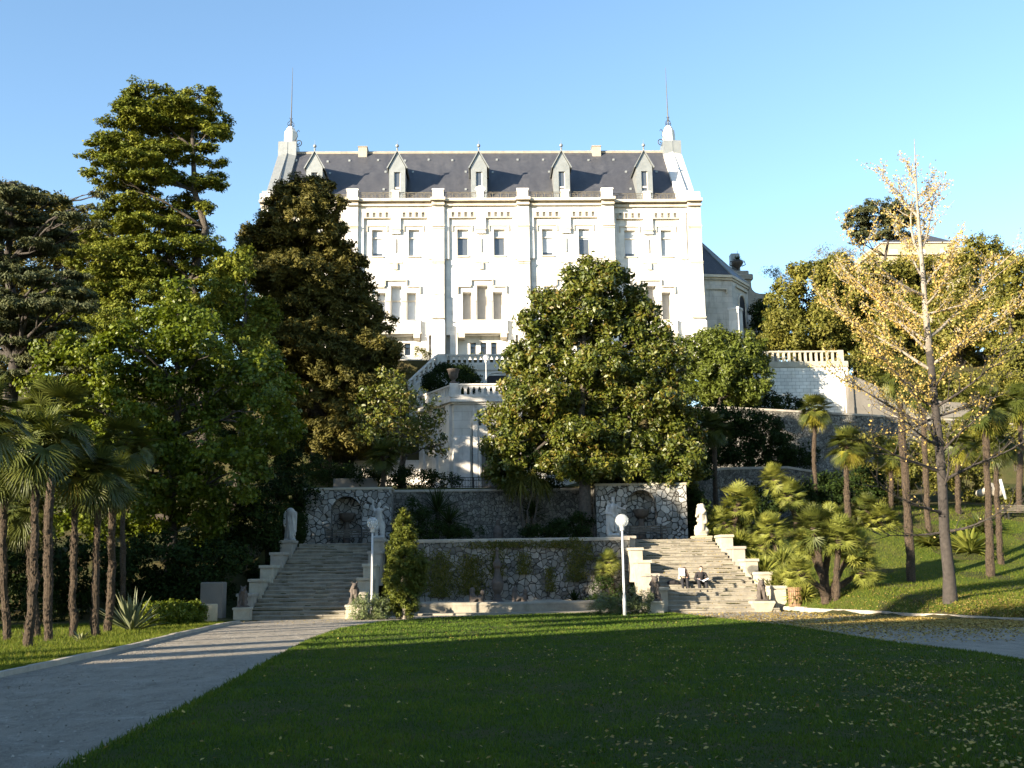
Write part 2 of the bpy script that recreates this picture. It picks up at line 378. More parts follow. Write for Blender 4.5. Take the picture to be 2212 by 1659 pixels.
M['l_fallen'] = leafmat('fallen_yellow_leaves', [(.20, .14, .04), (.30, .22, .06), (.40, .32, .11), (.14, .08, .03)], .7, .1)
M['l_lavender'] = leafmat('grey_green_herb', [(.09, .13, .05), (.13, .17, .07), (.12, .13, .14)], .6, .15)
M['l_vine'] = leafmat('hanging_vine', [(.05, .06, .012), (.08, .085, .014), (.12, .11, .02)], .6, .15)
# ------------------------------------------------------------------ plants (tools)
rs = np.random.RandomState(7)
def unit(a): return a/np.maximum(np.linalg.norm(a, axis=1, keepdims=True), 1e-9)
def leaf_quads(c, nrm, tan, L, W, rnd, mb):
    n = len(c); nrm = unit(nrm); t = tan - nrm*np.sum(tan*nrm, 1, keepdims=True); t = unit(t); b = np.cross(nrm, t)
    L = L[:, None]; W = W[:, None]
    V = np.empty((n, 4, 3), np.float32)
    V[:, 0] = c - t*L*.5; V[:, 1] = c + b*W*.5 + nrm*W*.12; V[:, 2] = c + t*L*.5; V[:, 3] = c - b*W*.5 + nrm*W*.12
    mb.arr(V.reshape(-1, 3), np.arange(n*4).reshape(-1, 4), rnd)
def crown_mb(lobes, cr, leafL, leafW, per, cover=1.3, flat=1.0, up=.3, outward=.8, hang=0.0, inner=.25, back=.6, seed=1, jag=.18, shell=.5):
    """lobes: (cx,cy,cz,rx,ry,rz). Clumps are set over the lobes, leaves inside every clump."""
    rs = np.random.RandomState(seed); L = np.array(lobes, float); mb = MB(); cc, oo = [], []
    for i, l in enumerate(L):
        p = 1.6; a, b_, c = l[3:6]
        A = 4*math.pi*(((a*b_)**p+(a*c)**p+(b_*c)**p)/3)**(1/p)
        n = max(3, int(cover*A/(math.pi*cr*cr)))
        d = unit(rs.normal(size=(n, 3))); k = ~((d[:, 1] > .35) & (rs.rand(n) > back)); d = d[k]; n = len(d)
        rad = 1 + rs.normal(size=n)*jag*.5 - .06
        ins = rs.rand(n) < inner; rad[ins] = rs.uniform(.35, .85, ins.sum())
        pos = l[:3] + d*l[3:6]*rad[:, None]
        keep = np.ones(n, bool)
        for j, q in enumerate(L):
            if j != i:
                e = (((pos-q[:3])/q[3:6])**2).sum(1); keep &= ~(e < .45)
        cc.append(pos[keep]); oo.append(d[keep])
    cc = np.concatenate(cc); oo = np.concatenate(oo); n = len(cc)
    csz = cr*rs.uniform(.55, 1.35, n); crnd = rs.rand(n)
    m = np.maximum(4, (per*(csz/cr)**2*rs.uniform(.7, 1.3, n)).astype(int)); idx = np.repeat(np.arange(n), m); T = len(idx)
    d = unit(rs.normal(size=(T, 3))); r = rs.rand(T)**shell
    off = d*r[:, None]*csz[idx][:, None]; off[:, 2] *= flat
    c = cc[idx] + off; o = oo[idx]
    nrm = rs.normal(size=(T, 3))*.75 + o*outward*.6 + d*.5 + np.array([0, 0, up])
    tan = rs.normal(size=(T, 3))*.7 + o*.7 + np.array([0, 0, -hang])
    sz = rs.uniform(.45, 1.45, T)*rs.uniform(.8, 1.2, n)[idx]
    rnd = np.clip(.6*rs.rand(T) + .4*crnd[idx], 0, 1)
    leaf_quads(c, nrm, tan, leafL*sz, leafW*sz, rnd, mb)
    return mb
def lob(spec, Y, dk=.85, dy=1.5, seed=3):
    """silhouette lobes (px,py,rx,ry) of the photograph turned into real ellipsoids round depth Y"""
    r = random.Random(seed); out = []
    for s in spec:
        px, py, rx, ry = s[:4]; yy = Y + (s[4] if len(s) > 4 else r.uniform(-dy, dy)); p = P(px, py, yy); k = mpp(yy)
        out.append((p.x, yy, p.z, rx*k, max(rx, ry)*k*dk, ry*k))
    return out
def limb(p0, p1, r0, r1, sag=.0, wob=.12, n=5, rnd=random):
    p0, p1 = Vector(p0), Vector(p1); L = (p1-p0).length; pts, rr = [], []
    for i in range(n+1):
        t = i/n; w = Vector((rnd.uniform(-1, 1), rnd.uniform(-1, 1), rnd.uniform(-1, 1)))*wob*L*.25*math.sin(math.pi*t)
        p = p0.lerp(p1, t) + w; p.z += sag*L*math.sin(math.pi*t); pts.append(p); rr.append(r0+(r1-r0)*t)
    return pts, rr
def make_tree(name, label, base, spec_lobes, mat, bark, tr, group=None, trunk_top=None, cat='tree', branches=True, seed=1, kmin=2, **kw):
    rd = random.Random(seed); base = Vector(base); t = thing(name, label, cat, base, group)
    zs = [l[2] for l in spec_lobes]; top = max(spec_lobes, key=lambda l: l[2])
    tt = Vector(trunk_top) if trunk_top else Vector((top[0], top[1], top[2]-top[5]*.2))
    m = MB(); pts, rr = limb(base - Vector((0, 0, .3)), tt, tr, tr*.18, 0, .10, 9, rd); rr[0] *= 1.35
    m.tube(pts, rr, 10)
    if branches:
        for l in spec_lobes:
            c = Vector(l[:3]); k = min(range(kmin, len(pts)), key=lambda i: abs(pts[i].z - (c.z - .35*(c-pts[i]).to_2d().length)))
            a, b_ = limb(pts[k], c, rr[k]*.5, .03, .03, .25, 5, rd); m.tube(a, b_, 6)
            for q in range(3):
                e = c + Vector((rd.uniform(-1, 1)*l[3], rd.uniform(-1, 1)*l[4], rd.uniform(-.6, .9)*l[5]))*.85
                a2, b2 = limb(a[3], e, rr[k]*.2, .012, .02, .3, 4, rd); m.tube(a2, b2, 5)
    build('trunk', m, bark, t, True)
    build('crown', crown_mb(spec_lobes, seed=seed, **kw), mat, t)
    return t
def blade_block(base, dirs, L, W, upv, bend, segs=3, fold=.25):
    """curved tapering blades: base (n,3) dirs (n,3) -> V,F"""
    n = len(base); d = unit(dirs); side = unit(np.cross(d, upv)); nn = np.cross(side, d)
    rows = []
    for i in range(segs+1):
        t = i/segs; wid = W*(math.sin(math.pi*(.12+.88*t))**.6 if t < 1 else .03)*(1 if t < .6 else (1-(t-.6)/.4*.92))
        c = base + d*(L*t)[:, None]; c = c + np.array([0, 0, -1.])*(bend*L*t*t)[:, None]
        rows.append(c - side*(wid*.5)[:, None]); rows.append(c + nn*(wid*fold)[:, None]*(-1)); rows.append(c + side*(wid*.5)[:, None])
    V = np.stack(rows, 1); k = 3*(segs+1); F_ = []
    for i in range(segs):
        a = 3*i; F_ += [(a, a+1, a+4, a+3), (a+1, a+2, a+5, a+4)]
    F_ = np.array(F_); FF = (np.arange(n)[:, None, None]*k + F_[None]).reshape(-1, 4)
    return V.reshape(-1, 3), FF, len(F_)
def add_blades(mb, base, dirs, L, W, upv, bend, rnd, segs=3, fold=.25):
    V, FF, k = blade_block(base, dirs, L, W, upv, bend, segs, fold); mb.arr(V, FF, np.repeat(rnd, k))
def fan_crown(n, fanr, pet, e0, e1, seed, blades=20, spread=250, width=.05, sag=.25, pet_r=.012, t0=-65, t1=0):
    """round head of fan leaves at the origin; returns blades mesh and stalks mesh"""
    rs = np.random.RandomState(seed); mb = MB(); st = MB()
    for i in range(n):
        az = i*2.39996 + rs.uniform(-.3, .3); el = R(e0 + (e1-e0)*((i+.5)/n)**.8 + rs.uniform(-8, 8))
        d = np.array([math.cos(az)*math.cos(el), math.sin(az)*math.cos(el), math.sin(el)])
        pl_ = pet*rs.uniform(.75, 1.15); hub = d*pl_ + np.array([0, 0, -.12*pl_*math.cos(el)])
        st.tube([(0, 0, 0), tuple(hub*.55 + np.array([0, 0, .03])), tuple(hub)], [pet_r*1.5, pet_r, pet_r*.7], 4, False)
        side = unit(np.cross(d, [0, 0, 1.])[None])[0]; nn = np.cross(side, d)
        tilt = R(rs.uniform(t0, t1)); dd = d*math.cos(tilt) + nn*math.sin(tilt); nn2 = -d*math.sin(tilt) + nn*math.cos(tilt)
        a = np.radians(np.linspace(-spread/2, spread/2, blades)) + rs.normal(size=blades)*.03
        dirs = dd[None]*np.cos(a)[:, None] + side[None]*np.sin(a)[:, None] + nn2[None]*(.18+.12*np.abs(np.sin(a)))[:, None]
        L = fanr*rs.uniform(.85, 1.1)*(.72+.28*np.cos(a*.6)); upv = np.repeat(nn2[None], blades, 0)
        add_blades(mb, np.repeat(hub[None], blades, 0), dirs, L, np.full(blades, width)*rs.uniform(.8, 1.2), upv, np.full(blades, sag)*rs.uniform(.3, 1.5), np.clip(rs.rand()*.6+rs.rand(blades)*.4, 0, 1), 3)
    return mb, st
def rosette(n, L, W, e0, e1, bend, seed, jitter=.12, r0=.05):
    rs = np.random.RandomState(seed); mb = MB(); az = np.arange(n)*2.39996 + rs.uniform(-.3, .3, n)
    el = np.radians(e0 + (e1-e0)*np.linspace(0, 1, n) + rs.uniform(-9, 9, n))
    d = np.stack([np.cos(az)*np.cos(el), np.sin(az)*np.cos(el), np.sin(el)], 1)
    add_blades(mb, d*r0, d, L*rs.uniform(.7, 1.15, n), W*rs.uniform(.8, 1.2, n), np.repeat([[0, 0, 1.]], n, 0)+rs.normal(size=(n, 3))*jitter, bend*rs.uniform(.5, 1.4, n), rs.rand(n), 5)
    return mb
def moved(mb, loc, s=1.0, rz=0.0, tilt=0.0):
    c, s_ = math.cos(rz), math.sin(rz); ct, st = math.cos(tilt), math.sin(tilt); o = MB()
    Rm = np.array([[c, -s_, 0], [s_, c, 0], [0, 0, 1]]) @ np.array([[ct, 0, st], [0, 1, 0], [-st, 0, ct]])
    for V, F_, r in mb.big: o.big.append(((V @ Rm.T)*s + np.array(loc), F_, r))
    if mb.v:
        V = (np.array(mb.v) @ Rm.T)*s + np.array(loc); o.v = [tuple(x) for x in V]; o.f = list(mb.f)
    return o
def shaggy_trunk(p0, p1, r0, r1, seed, bend=(0, 0), n=10, tuft=260, tl=.11, k=10):
    rd = random.Random(seed); m = MB(); p0, p1 = Vector(p0), Vector(p1); pts, rr = [], []
    for i in range(n+1):
        t = i/n; p = p0.lerp(p1, t); b_ = math.sin(math.pi*t)
        p += Vector((bend[0]*b_+rd.uniform(-1, 1)*.03, bend[1]*b_+rd.uniform(-1, 1)*.03, 0)); pts.append(p); rr.append((r0+(r1-r0)*t)*rd.uniform(.86, 1.14))
    m.tube(pts, rr, k)
    for i in range(tuft):                               # old leaf bases and fibre
        t = rd.random(); j = min(n-1, int(t*n)); q = pts[j].lerp(pts[j+1], t*n-j); r = rr[j]
        a = rd.uniform(0, 2*math.pi); o = Vector((math.cos(a), math.sin(a), 0)); s_ = Vector((-math.sin(a), math.cos(a), 0))
        L = tl*rd.uniform(.5, 1.4); w = .035*rd.uniform(.6, 1.4); b0 = q+o*r*.92; tip = b0+o*L*.45+Vector((0, 0, L*rd.choice((1, 1, .8, -.9))))
        m.add([b0-s_*w, b0+s_*w, tip, b0+o*.02], [(0, 1, 2), (1, 3, 2), (3, 0, 2)])
    return m
def merged(a, b_):
    a.big += b_.big; o = len(a.v); a.v += b_.v; a.f += [tuple(i+o for i in f) for f in b_.f]; return a
def mesh_obj(name, me, parent, loc=(0, 0, 0), s=1.0, rz=0.0, rot=None):
    o = bpy.data.objects.new(name, me); C.objects.link(o); o.parent = parent; o.location = loc
    o.scale = (s, s, s); o.rotation_euler = rot if rot else (0, 0, rz); return o
def as_mesh(name, mb, mat, smooth=False):
    o = build(name, mb, mat, None, smooth); me = o.data; bpy.data.objects.remove(o); return me
# solid figures: overlapping capsules fused by a voxel remesh into one continuous skin
def caps(m, p0, p1, r0, r1=None, n=10):
    r1 = r0 if r1 is None else r1; p0, p1 = Vector(p0), Vector(p1)
    d = (p1-p0); L = d.length; d = d.normalized() if L > 1e-6 else Vector((0, 0, 1)); pts, rr = [], []
    for k in range(4): a = math.pi/2*k/4; pts.append(p0 - d*r0*math.cos(a)); rr.append(max(.002, r0*math.sin(a)))
    pts.append(p0); rr.append(r0); pts.append(p1 + d*1e-4); rr.append(r1)
    for k in range(1, 5): a = math.pi/2*k/4; pts.append(p1 + d*r1*math.sin(a)); rr.append(max(.002, r1*math.cos(a)))
    m.tube(pts, rr, n); return m
def fuse(o, voxel=.03, smooth=2):
    r = o.modifiers.new("fuse", 'REMESH'); r.mode = 'VOXEL'; r.voxel_size = voxel; r.use_smooth_shade = True
    if smooth:
        s = o.modifiers.new("soft", 'SMOOTH'); s.iterations = smooth; s.factor = .5
    return o
# ================================================================== SETTING
def axis(*seg):
    o = []
    for a, b, s in seg: o += list(np.arange(a, b, s))
    return np.array(sorted(set(np.round(o + [seg[-1][1]], 3))))
gx = axis((-400, -90, 30), (-90, -40, 5), (-40, -13, 1.5), (-13, -11, .2), (-11, -5, 1), (-5, -4.8, .1), (-4.8, 7.5, 1.2), (7.5, 7.7, .1), (7.7, 13, 1), (13, 15, .1), (15, 45, 1), (45, 90, 5), (90, 430, 30))
gy = axis((-300, -60, 30), (-60, 30, 5), (30, 50, 1), (50, 58, .5), (58, 58.4, .1), (58.4, 60, .4), (60, 60.5, .1), (60.5, 66.4, .9), (66.4, 66.8, .1), (66.8, 82.4, 1.3), (82.4, 84.2, .1), (84.2, 92.3, 1.5), (92.3, 92.7, .1), (92.7, 110, 3), (110, 320, 30))
V = [(x, y, TZ(x, y)+(.0 if (y < 50 or x > -11) and x < 14.5 else .10*math.sin(x*.9+y*.5)*math.sin(y*.7-x*.3)*min(1, max(0, (y-34)/12)))) for y in gy for x in gx]
nx = len(gx); mb = MB(); mb.v = V; mb.f = [(j*nx+i, j*nx+i+1, (j+1)*nx+i+1, (j+1)*nx+i) for j in range(len(gy)-1) for i in range(nx-1)]
g = build('ground', mb, M['soil'], None, False); tag(g, 'planted hillside ground rising in terraces towards the palace', 'ground', kind='structure')
def sheet(name, pix, z, mat, label, cat, world=None, jit=.06):
    pts = world or [tuple(G(a, b).xy) for a, b in pix]; o = []; rd = random.Random(5)
    for (a, b), (c, d) in zip(pts, pts[1:]+pts[:1]):
        n = max(1, int(math.hypot(c-a, d-b)/.5))
        for i in range(n): o.append((a+(c-a)*i/n + rd.uniform(-jit, jit), b+(d-b)*i/n + rd.uniform(-jit, jit)))
    m = MB(); m.add([(x, y, z) for x, y in o], [tuple(range(len(o)))])
    ob = build(name, m, mat); tag(ob, label, cat, kind='structure'); return o, ob
kr = [(13.9+(.10-(y-52.6)*.325)/.947, y) for y in (52.6, 47, 37.8, 24, 8, 2)]
kl = [tuple(G(*q).xy) for q in ((-330, 1530), (-150, 1495), (0, 1463), (120, 1438), (250, 1408), (370, 1378), (470, 1354), (515, 1347))]; kl = [(kl[0][0]-2.5, 8)] + kl
# the gravel paths lie under the lawn sheet
sheet('gravel_path', None, .006, M['gravel'], 'pale gravel path running round the lawn and before the stairs', 'path',
      [(kl[0][0], 2)] + [(a, b) for a, b in kl] + [(-12.2, 50), (-12.4, 58), (7, 58.0), (7.6, 60), (14.0, 60)] + kr, jit=.03)
LAWN = [tuple(G(*q).xy) for q in ((-60, 1750), (165, 1656), (330, 1572), (500, 1482), (600, 1425), (680, 1382), (740, 1360), (830, 1345), (950, 1336), (1120, 1330), (1300, 1325), (1440, 1325), (1530, 1336), (1700, 1354), (1900, 1388), (2100, 1412), (2240, 1436))]
LAWN = [(-9, 2)] + LAWN[1:] + [(24, 14), (30, 2)]
lawn_pts, lawn = sheet('lawn', None, .03, M['grass'], 'broad shaded lawn strewn with yellow leaves', 'lawn', LAWN, jit=.09)
# left verge and right slope carry grass as well
def strip(name, left, right, z, mat, label, n=24):
    m = MB()
    for i in range(n+1):
        for t in np.linspace(0, 1, 13):
            a = Vector((*pl_xy(left, i/n), 0)); b = Vector((*pl_xy(right, i/n), 0)); p = a.lerp(b, t)
            m.v.append((p.x, p.y, TZ(p.x, p.y)+z))
    m.f = [(i*13+j, i*13+j+1, (i+1)*13+j+1, (i+1)*13+j) for i in range(n) for j in range(12)]
    o = build(name, m, mat); tag(o, label, 'lawn', kind='structure'); return o
def pl_xy(pts, t):
    k = t*(len(pts)-1); i = min(len(pts)-2, int(k)); f = k-i
    return (pts[i][0]+(pts[i+1][0]-pts[i][0])*f, pts[i][1]+(pts[i+1][1]-pts[i][1])*f)
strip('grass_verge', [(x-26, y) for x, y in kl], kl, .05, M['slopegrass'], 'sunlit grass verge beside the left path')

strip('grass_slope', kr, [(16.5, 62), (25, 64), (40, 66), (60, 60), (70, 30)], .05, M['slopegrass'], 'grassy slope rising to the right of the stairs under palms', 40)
# far sea-level plane to the horizon
mb = MB(); mb.box(-1500, 1500, -1500, 1500, -6, -1.5)
tag(build('far_ground', mb, M['soil']), 'distant ground reaching the horizon', 'ground', kind='structure')
def kerb(pts, label, w=.16, h=.12):
    m = MB(); rd = random.Random(2)
    for (a, b), (c, d) in zip(pts, pts[1:]):
        L = math.hypot(c-a, d-b); n = max(1, int(L/1.0)); ux, uy = (c-a)/L, (d-b)/L
        for i in range(n):
            x, y = a+(c-a)*(i+.5)/n, b+(d-b)*(i+.5)/n; dz = rd.uniform(-.015, .015)
            m.obox((x, y, 0), (ux, uy, 0), (-uy, ux, 0), L/n*.5-.006, w/2, -.05, h+dz+max(0, TZ(x, y)))
    o = build('kerb', m, M['plinth']); tag(o, label, 'kerb'); return o
kerb(kl, 'long grey stone kerb along the left path')
kerb(kr[:2], 'short sunlit kerb at the foot of the right stairs')
kerb(kr[1:], 'shaded kerb between the right path and the leafy slope')
# ---- stairs
def stair(label, x0b, x1b, x0t, x1t, y0, y1, n, z1, left_h, seed):
    rd = random.Random(seed); t = thing('stone_staircase', label, 'staircase', ((x0b+x1b)/2, y0, 0))
    m = MB(); h = z1/n; d = (y1-y0)/n
    for i in range(n):
        a = x0b+(x0t-x0b)*i/n; b = x1b+(x1t-x1b)*i/n; y = y0+i*d; x = a; zz = h*(i+1)
        while x < b-.05:                                 # single slabs with worn, slightly uneven edges
            L = min(rd.uniform(.9, 1.7), b-x); L = b-x if b-x-L < .4 else L
            j = rd.uniform(-.012, .012); k = rd.uniform(-.03, .02)
            m.bbox(x+.004, x+L-.004, y+k, y1+.2, zz-.062+j, zz+j, .016); m.box(x+.002, x+L-.002, y+.035, y1+.15, zz-h*(1.25 if i else 1.0), zz-.064+j); x += L
    build('steps', m, M['steps'], t)
    m = MB()                                            # soil and moss gathered where tread meets riser
    for i in range(n-1):
        y = y0+(i+1)*d; a = x0b+(x0t-x0b)*i/n; b = x1b+(x1t-x1b)*i/n; x = a+.02
        while x < b-.1:
            L = min(rd.uniform(.1, .7), b-x); w_ = rd.uniform(.01, .06)
            if rd.random() < .30: zz = h*(i+1)+.016; m.add([(x, y+.05, zz+.05), (x, y-w_*.5, zz), (x+L*.5, y-w_, zz), (x+L, y-w_*.3, zz), (x+L, y+.05, zz+.04)], [(0, 1, 2, 3, 4)])
            x += L
    tag(build('joint_soil', m, M['soil'], t), kind='stuff')
    # low stepped side walls
    for side in (0, 1):
        nb = 5
        for k in range(nb):
            f0, f1 = (k+.35)/(nb+.55), (k+1.35)/(nb+.55)
            ya, yb = y0+(y1-y0)*f0, y0+(y1-y0)*f1
            e = (x0b+(x0t-x0b)*f0 - .62, x0b+(x0t-x0b)*f0 + .06) if side == 0 else (x1b+(x1t-x1b)*f0-.06, x1b+(x1t-x1b)*f0+.62)
            zt = z1*f1 + .30; m = MB()
            m.bbox(e[0]+.03, e[1]-.03, ya+.03, yb-.002, z1*f0-.8, zt-.14, .01); m.bbox(e[0]-.03, e[1]+.03, ya-.04, yb+.02, zt-.138, zt, .02)
            build('side_block', m, M['whitestone'] if rd.random() < .5 else M['plinth'], t)
    return t
SL = stair('shaded left stone staircase below the niche wall', -11.0, -6.2, -10.0, -5.75, 51.2, 60.2, 20, 3.7, 0, 1)
SR = stair('sunlit right stone staircase with two people sitting on it', 8.75, 13.9, 7.9, 12.5, 51.6, 60.2, 20, 3.7, 0, 2)
# ---- terrace walls
def wall_holes(m, x0, x1, z0, z1, y, holes, depth):
    xs = sorted({x0, x1, *[h[0] for h in holes], *[h[1] for h in holes]}); zs = sorted({z0, z1, *[h[2] for h in holes], *[h[3] for h in holes]})
    for a, b in zip(xs, xs[1:]):
        for c, d in zip(zs, zs[1:]):
            mx, mz = (a+b)/2, (c+d)/2
            if any(h[0] < mx < h[1] and h[2] < mz < h[3] for h in holes): continue
            m.quad((a, y, c), (b, y, c), (b, y, d), (a, y, d))
    for a, b, c, d in holes:
        e = y+depth
        m.quad((a, y, c), (a, e, c), (b, e, c), (b, y, c)); m.quad((a, y, d), (b, y, d), (b, e, d), (a, e, d))
        m.quad((a, y, c), (a, y, d), (a, e, d), (a, e, c)); m.quad((b, y, c), (b, e, c), (b, e, d), (b, y, d))
def arch_wall(m, x0, x1, z0, z1, y, th, ax, aw, az, dep, seg=14):
    """solid wall with a round-headed niche (half cylinder back): centre ax, half width aw, springing az"""
    for a, b in ((x0, ax-aw), (ax+aw, x1)): m.quad((a, y, z0), (b, y, z0), (b, y, z1), (a, y, z1))
    top = [(ax+aw*math.cos(math.pi*i/seg), az+aw*math.sin(math.pi*i/seg)) for i in range(seg+1)]
    for (a, c), (b, d) in zip(top, top[1:]): m.add([(a, y, c), (a, y, z1), (b, y, z1), (b, y, d)], [(0, 1, 2, 3)])
    jamb = [(ax+aw, z0)] + top + [(ax-aw, z0)]
    for (a, c), (b, d) in zip(jamb, jamb[1:]): m.quad((a, y, c), (b, y, d), (b, y+dep, d), (a, y+dep, c))
    m.add([(a, y+dep, c) for a, c in jamb], [tuple(range(len(jamb)))])
    m.quad((x0, y, z0), (x0, y, z1), (x0, y+th, z1), (x0, y+th, z0)); m.quad((x1, y, z0), (x1, y+th, z0), (x1, y+th, z1), (x1, y, z1))
    m.quad((x0, y, z1), (x1, y, z1), (x1, y+th, z1), (x0, y+th, z1)); m.quad((x0, y+th, z0), (x1, y+th, z0), (x1, y+th, z1), (x0, y+th, z1))
def niche_wall(label, px0, px1, pyt, apx, ahw, apt, Y, cope_over=.06):
    a, b = P(px0, 1100, Y).x, P(px1, 1100, Y).x; zt = P((px0+px1)/2, pyt, Y).z; ax = P(apx, 1100, Y).x; aw = ahw*mpp(Y); az = P(apx, apt, Y).z - aw
    t = thing('niche_wall', label, 'wall', ((a+b)/2, Y, 3.7)); m = MB(); arch_wall(m, a, b, 3.4, zt-.12, Y, 1.6, ax, aw, az, .75)
    build('masonry', m, M['rubble_pale'], t); m = MB(); m.bbox(a-cope_over, b+cope_over, Y-.06, Y+1.6, zt-.118, zt+.02, .02); build('coping', m, M['whitestone'], t)
    return ax, aw
NL = niche_wall('pale rubble niche wall behind the left staircase', 652, 845, 1054, 748, 33, 1072, 64)
NR = niche_wall('rubble niche wall under the magnolia, behind the right staircase', 1288, 1484, 1044, 1387, 31, 1058, 64)
def fountain_urn(x, y, z, label):
    t = thing('urn_fountain', label, 'fountain', (x, y, z)); m = MB()
    m.lathe([(.30, 0), (.30, .15), (.20, .2), (.24, .5), (.16, .7), (.20, .95), (.14, 1.25), (.18, 1.35)], (x, y, z), 14); build('pedestal', m, M['bronze'], t, True)
    m = MB(); m.lathe([(.12, 1.35), (.22, 1.42), (.40, 1.55), (.46, 1.75), (.50, 1.86), (.50, 1.92), (.40, 1.92), (.3, 1.75), (.05, 1.62)], (x, y, z), 18); build('bowl', m, M['bronze'], t, True)
fountain_urn(NL[0], 64.35, 3.7, 'dark stone urn fountain inside the left niche')
fountain_urn(NR[0]+.0, 64.35, 3.7, 'dark stone urn fountain inside the right niche')
def bench(label, x, y, z, w=2.6, rz=0, mat='wood', group='garden benches'):
    t = thing('park_bench', label, 'bench', (x, y, z), group); m = MB()
    for i in range(4): m.bbox(x-w/2, x+w/2, y-.22+i*.12, y-.12+i*.12, z+.43, z+.47, .01)
    build('seat', m, M[mat], t); m = MB()
    for i in range(3): m.bbox(x-w/2, x+w/2, y+.27+i*.02, y+.31+i*.02, z+.55+i*.13, z+.65+i*.13, .01)
    build('backrest', m, M[mat], t)
    for s in (-1, 1):
        m = MB(); m.box(x+s*(w/2-.35)-.04, x+s*(w/2-.35)+.04, y-.2, y-.12, z-.1, z+.43); m.box(x+s*(w/2-.35)-.04, x+s*(w/2-.35)+.04, y+.2, y+.27, z-.1, z+.95); m.box(x+s*(w/2-.35)-.035, x+s*(w/2-.35)+.035, y-.12, y+.2, z+.36, z+.42)
        build('leg', m, M['iron'], t)
    t.rotation_euler = (0, 0, rz); return t
bench('slatted wooden bench in front of the left niche', P(748, 1150, 63).x, 63.1, 3.7, 2.4)
bench('slatted wooden bench in front of the right niche', P(1396, 1150, 63).x, 63.1, 3.7, 2.5)
# lower fountain wall between the stairs, back wall of the first terrace
m = MB(); m.box(-5.05, 7.75, 58.0, 58.6, -.3, 3.62); t = thing('fountain_wall', 'rubble wall hung with vines behind the long basin', 'wall', (1, 58, 0)); build('masonry', m, M['rubble'], t)
m = MB(); m.bbox(-5.1, 7.78, 57.93, 58.7, 3.622, 3.80, .03); build('coping', m, M['plinth'], t)
a, b = P(846, 1100, 66).x, P(1290, 1100, 66).x; zt = P(1070, 1057, 66).z
m = MB(); m.box(a, b, 66.0, 67.0, 3.4, zt-.12); t = thing('terrace_wall', 'long rubble retaining wall between the two niche walls', 'wall', (0, 66, 3.7)); build('masonry', m, M['rubble_fine'], t)
m = MB(); m.bbox(a, b, 65.93, 67.1, zt-.118, zt+.03, .03); build('coping', m, M['plinth'], t)
# side walls closing the terraces left and right
def low_wall(label, pts, z0, mat, th=.6, cope='plinth', name='stone_wall', ch=.16):
    t = thing(name, label, 'wall', (pts[0][0], pts[0][1], z0)); m = MB(); c = MB()
    for (x0, y0, t0), (x1, y1, t1) in zip(pts, pts[1:]):
        d = Vector((x1-x0, y1-y0, 0)).normalized(); nrm = Vector((-d.y, d.x, 0))*th
        for mm, o, lo, hi in ((m, 0, None, 0), (c, .05, 0, ch)):
            f0 = (x0-nrm.normalized().x*o, y0-nrm.normalized().y*o); f1 = (x1-nrm.normalized().x*o, y1-nrm.normalized().y*o)
            b0 = (x0+nrm.x+nrm.normalized().x*o, y0+nrm.y+nrm.normalized().y*o); b1 = (x1+nrm.x+nrm.normalized().x*o, y1+nrm.y+nrm.normalized().y*o)
            l0, l1 = (z0, z0) if lo is None else (t0+.002, t1+.002); h0, h1 = t0+hi, t1+hi
            mm.add([(*f0, l0), (*f1, l1), (*b1, l1), (*b0, l0), (*f0, h0), (*f1, h1), (*b1, h1), (*b0, h0)], [(0,3,2,1),(4,5,6,7),(0,1,5,4),(1,2,6,5),(2,3,7,6),(3,0,4,7)])
    build('masonry', m, M[mat], t)
    if cope: build('coping', c, M[cope], t)
    return t
def pw(px, py, Y): p = P(px, py, Y); return (p.x, Y, p.z)
low_wall('dim rubble wall on the slope behind the right niche wall', [pw(1484, 1030, 70), pw(1560, 1015, 72), pw(1700, 1012, 73), pw(1760, 1022, 74)], 4, 'rubble_fine')
low_wall('long rubble retaining wall below the concrete ramp', [pw(1440, 884, 82), pw(1579, 883, 82), pw(1832, 897, 82.4), pw(2060, 909, 83), pw(2330, 930, 84)], 8, 'rubble_fine', .8)
low_wall('sunlit patch of old wall behind the left cypress', [pw(560, 905, 84), pw(700, 905, 84), pw(880, 925, 84)], 6, 'rubble_fine', .8)
low_wall('ivy darkened wall among trees at the left edge of the stairs', [pw(560, 1190, 66), pw(652, 1190, 66)], 2, 'rubble_fine')
# white block wall with balustrade (right)
Yb = 88.0
a = P(1560, 800, Yb).x; b = P(1832, 800, Yb).x; zb = 8.0; z1 = P(1745, 782, Yb).z; z2 = P(1745, 779, Yb).z; z3 = P(1745, 757, Yb).z
t = thing('block_wall', 'white coursed block wall topped by a balustrade, right of the palace', 'wall', ((a+b)/2, Yb, zb))
m = MB(); m.bbox(a, b, Yb, Yb+4, zb, z1-.45, .01); build('masonry', m, M['ashlar'], t)
m = MB(); m.bbox(a-.05, b+.02, Yb-.08, Yb+1, z1-.448, z1+.05, .03); build('plinth_course', m, M['whitestone'], t)
xr = P(1822, 770, Yb).x
m = MB(); m.bbox(a, xr, Yb+.05, Yb+.35, z3-.14, z3, .02); build('handrail', m, M['whitestone'], t)
m = MB(); m.bbox(xr-.45, xr+.02, Yb, Yb+.42, z1+.05, z3+.02, .02); build('pier', m, M['whitestone'], t)
n = 22
for i in range(n):
    x = a+.2+(xr-.6-a)*i/(n-1); m = MB(); m.bbox(x-.085, x+.085, Yb+.08, Yb+.3, z1+.05, z3-.142, .0); build('baluster', m, M['whitestone'], t)
